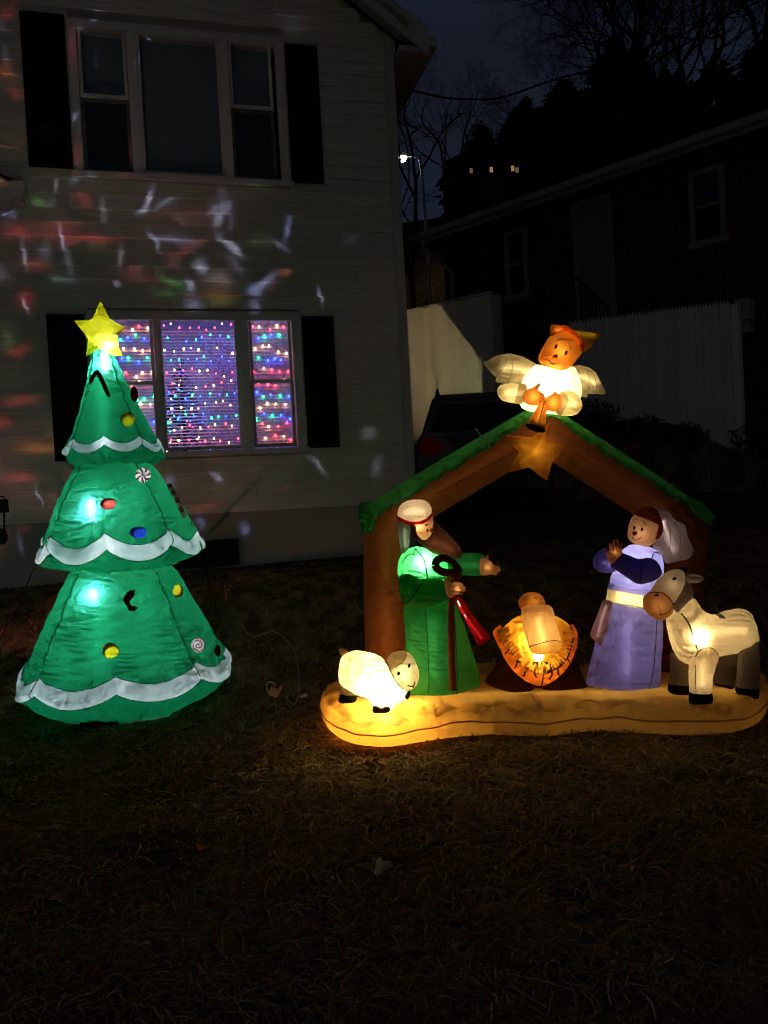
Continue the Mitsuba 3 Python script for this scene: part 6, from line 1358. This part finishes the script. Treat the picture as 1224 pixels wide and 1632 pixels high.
cp = [(452, 1116), (470, 1124), (478, 1105), (470, 1078), (440, 1068), (405, 1072), (380, 1062)]
add(CD, tube(spline([np.array([*gnd(a, b, .03), float(G(*gnd(a, b, .03))) + .022]) for a, b in cp], 70), .0045, 6), (.3, .25, .18))
SP = 'ground_stake'; tag(SP, 'thin bent orange stake standing in the grass right of the inflatable tree', 'stake')
gs = np.array([*gnd(366, 1052, .03), 0.0]); gs[2] = float(G(gs[0], gs[1]))
add(SP, tube(spline([gs + [0, 0, -.05], gs + [0, 0, .07], gs + [.008, 0, .095], gs + [.03, 0, .10], gs + [.036, 0, .085]], 24), .0045, 6), (.5, .2, .08))
WB = 'white_scrap'; tag(WB, 'small white plastic scrap on the grass right of the plug adapter', 'scrap')
sq = np.array([*gnd(485, 1118, .02), 0.0]); sq[2] = float(G(sq[0], sq[1])) + .012
add(WB, trimesh.creation.box((.05, .03, .02), trimesh.transformations.translation_matrix(sq)), (.5, .5, .48), smooth=False)


def leaf(key, P, s, yaw, tilt, seed, col):
    r = np.random.default_rng(seed); n = 15; a = np.linspace(0, 2 * np.pi, n, endpoint=False); rad_ = s * (.55 + .45 * np.abs(np.cos(2.5 * a))) * r.uniform(.85, 1.15, n) * (1 + .25 * np.cos(a))
    x, y = rad_ * np.cos(a), rad_ * np.sin(a) * .72; curl = s * r.uniform(.3, .9)
    V = np.vstack([[0, 0, 0], np.stack([x, y, curl * (y / s) ** 2 * 1.6 + .25 * curl * (x / s) + r.normal(0, s * .05, n)], 1)])
    V = V @ trimesh.transformations.euler_matrix(tilt, r.uniform(-.3, .3), yaw)[:3, :3].T + P
    f = [[0, 1 + i, 1 + (i + 1) % n] for i in range(n)]
    add(key, (V, np.array(f)), colors=np.asarray(col) * r.uniform(.8, 1.2, (n + 1, 1)), smooth=False)


spots = [(606, 1217, .055), (590, 1222, .04), (607, 1388, .05), (325, 1352, .05), (560, 1330, .035), (880, 1322, .03), (1022, 1290, .03), (565, 1249, .03), (540, 1246, .03), (490, 1160, .035), (395, 1165, .035), (118, 1215, .03), (155, 1230, .03), (760, 1235, .03), (905, 1205, .03), (985, 1235, .035), (1105, 1225, .04), (1060, 1245, .03), (700, 1268, .03), (640, 1300, .03), (430, 1255, .03), (335, 1265, .035), (250, 1290, .03), (660, 1200, .03), (820, 1210, .03), (1165, 1205, .03), (420, 1400, .03), (270, 1495, .03), (375, 1420, .028), (740, 1470, .03), (500, 1480, .03), (950, 1450, .03), (1060, 1530, .04), (150, 1555, .03), (970, 925, .04), (905, 1000, .04), (925, 985, .035), (1210, 1010, .05), (460, 940, .035), (395, 985, .035)]
for i, (a, b, s) in enumerate(spots):
    z_ = 0.03
    for _ in range(4): g_ = gnd(a, b, z_) if b > 880 else (0, 0); z_ = float(G(*g_)) + .028
    k = 'fallen_leaf' if i == 0 else f'fallen_leaf_{i:03d}'
    cols = [('reddish brown', (.26, .11, .05)), ('dark brown', (.16, .08, .03)), ('pale tan', (.34, .22, .11)), ('rusty orange', (.30, .10, .03)), ('dull brown', (.15, .09, .05))]
    where = 'on the dark slope behind the arch' if b < 1050 else ('between the tree and the base cushion' if b < 1170 and a < 520 else ('in the lit grass before the cushion' if b < 1240 and a > 480 else ('on the grass before the green tree' if a < 300 and b < 1300 else ('in the middle of the lawn' if b < 1360 else 'near the bottom of the lawn'))))
    side = 'far left' if a < 200 else 'left of centre' if a < 480 else 'centre' if a < 720 else 'right of centre' if a < 960 else 'far right'
    for cn_, cv_ in cols[i % 5:] + cols[:i % 5] + [('grey brown', (.2, .16, .12)), ('yellowish', (.36, .27, .09))]:
        lab = f"{'bleached straw coloured' if i == 2 else cn_} curled leaf {where}, {side}"
        if all(v.get('label') != lab for v in labels.values()): break
    leaf(k, np.array([g_[0], g_[1], z_]), s, rng.uniform(0, 6.28), rng.uniform(-.5, .5), 400 + i, (.5, .4, .24) if i == 2 else cv_)
    tag(k, lab, 'leaf', 'fallen leaves scattered over the lawn')
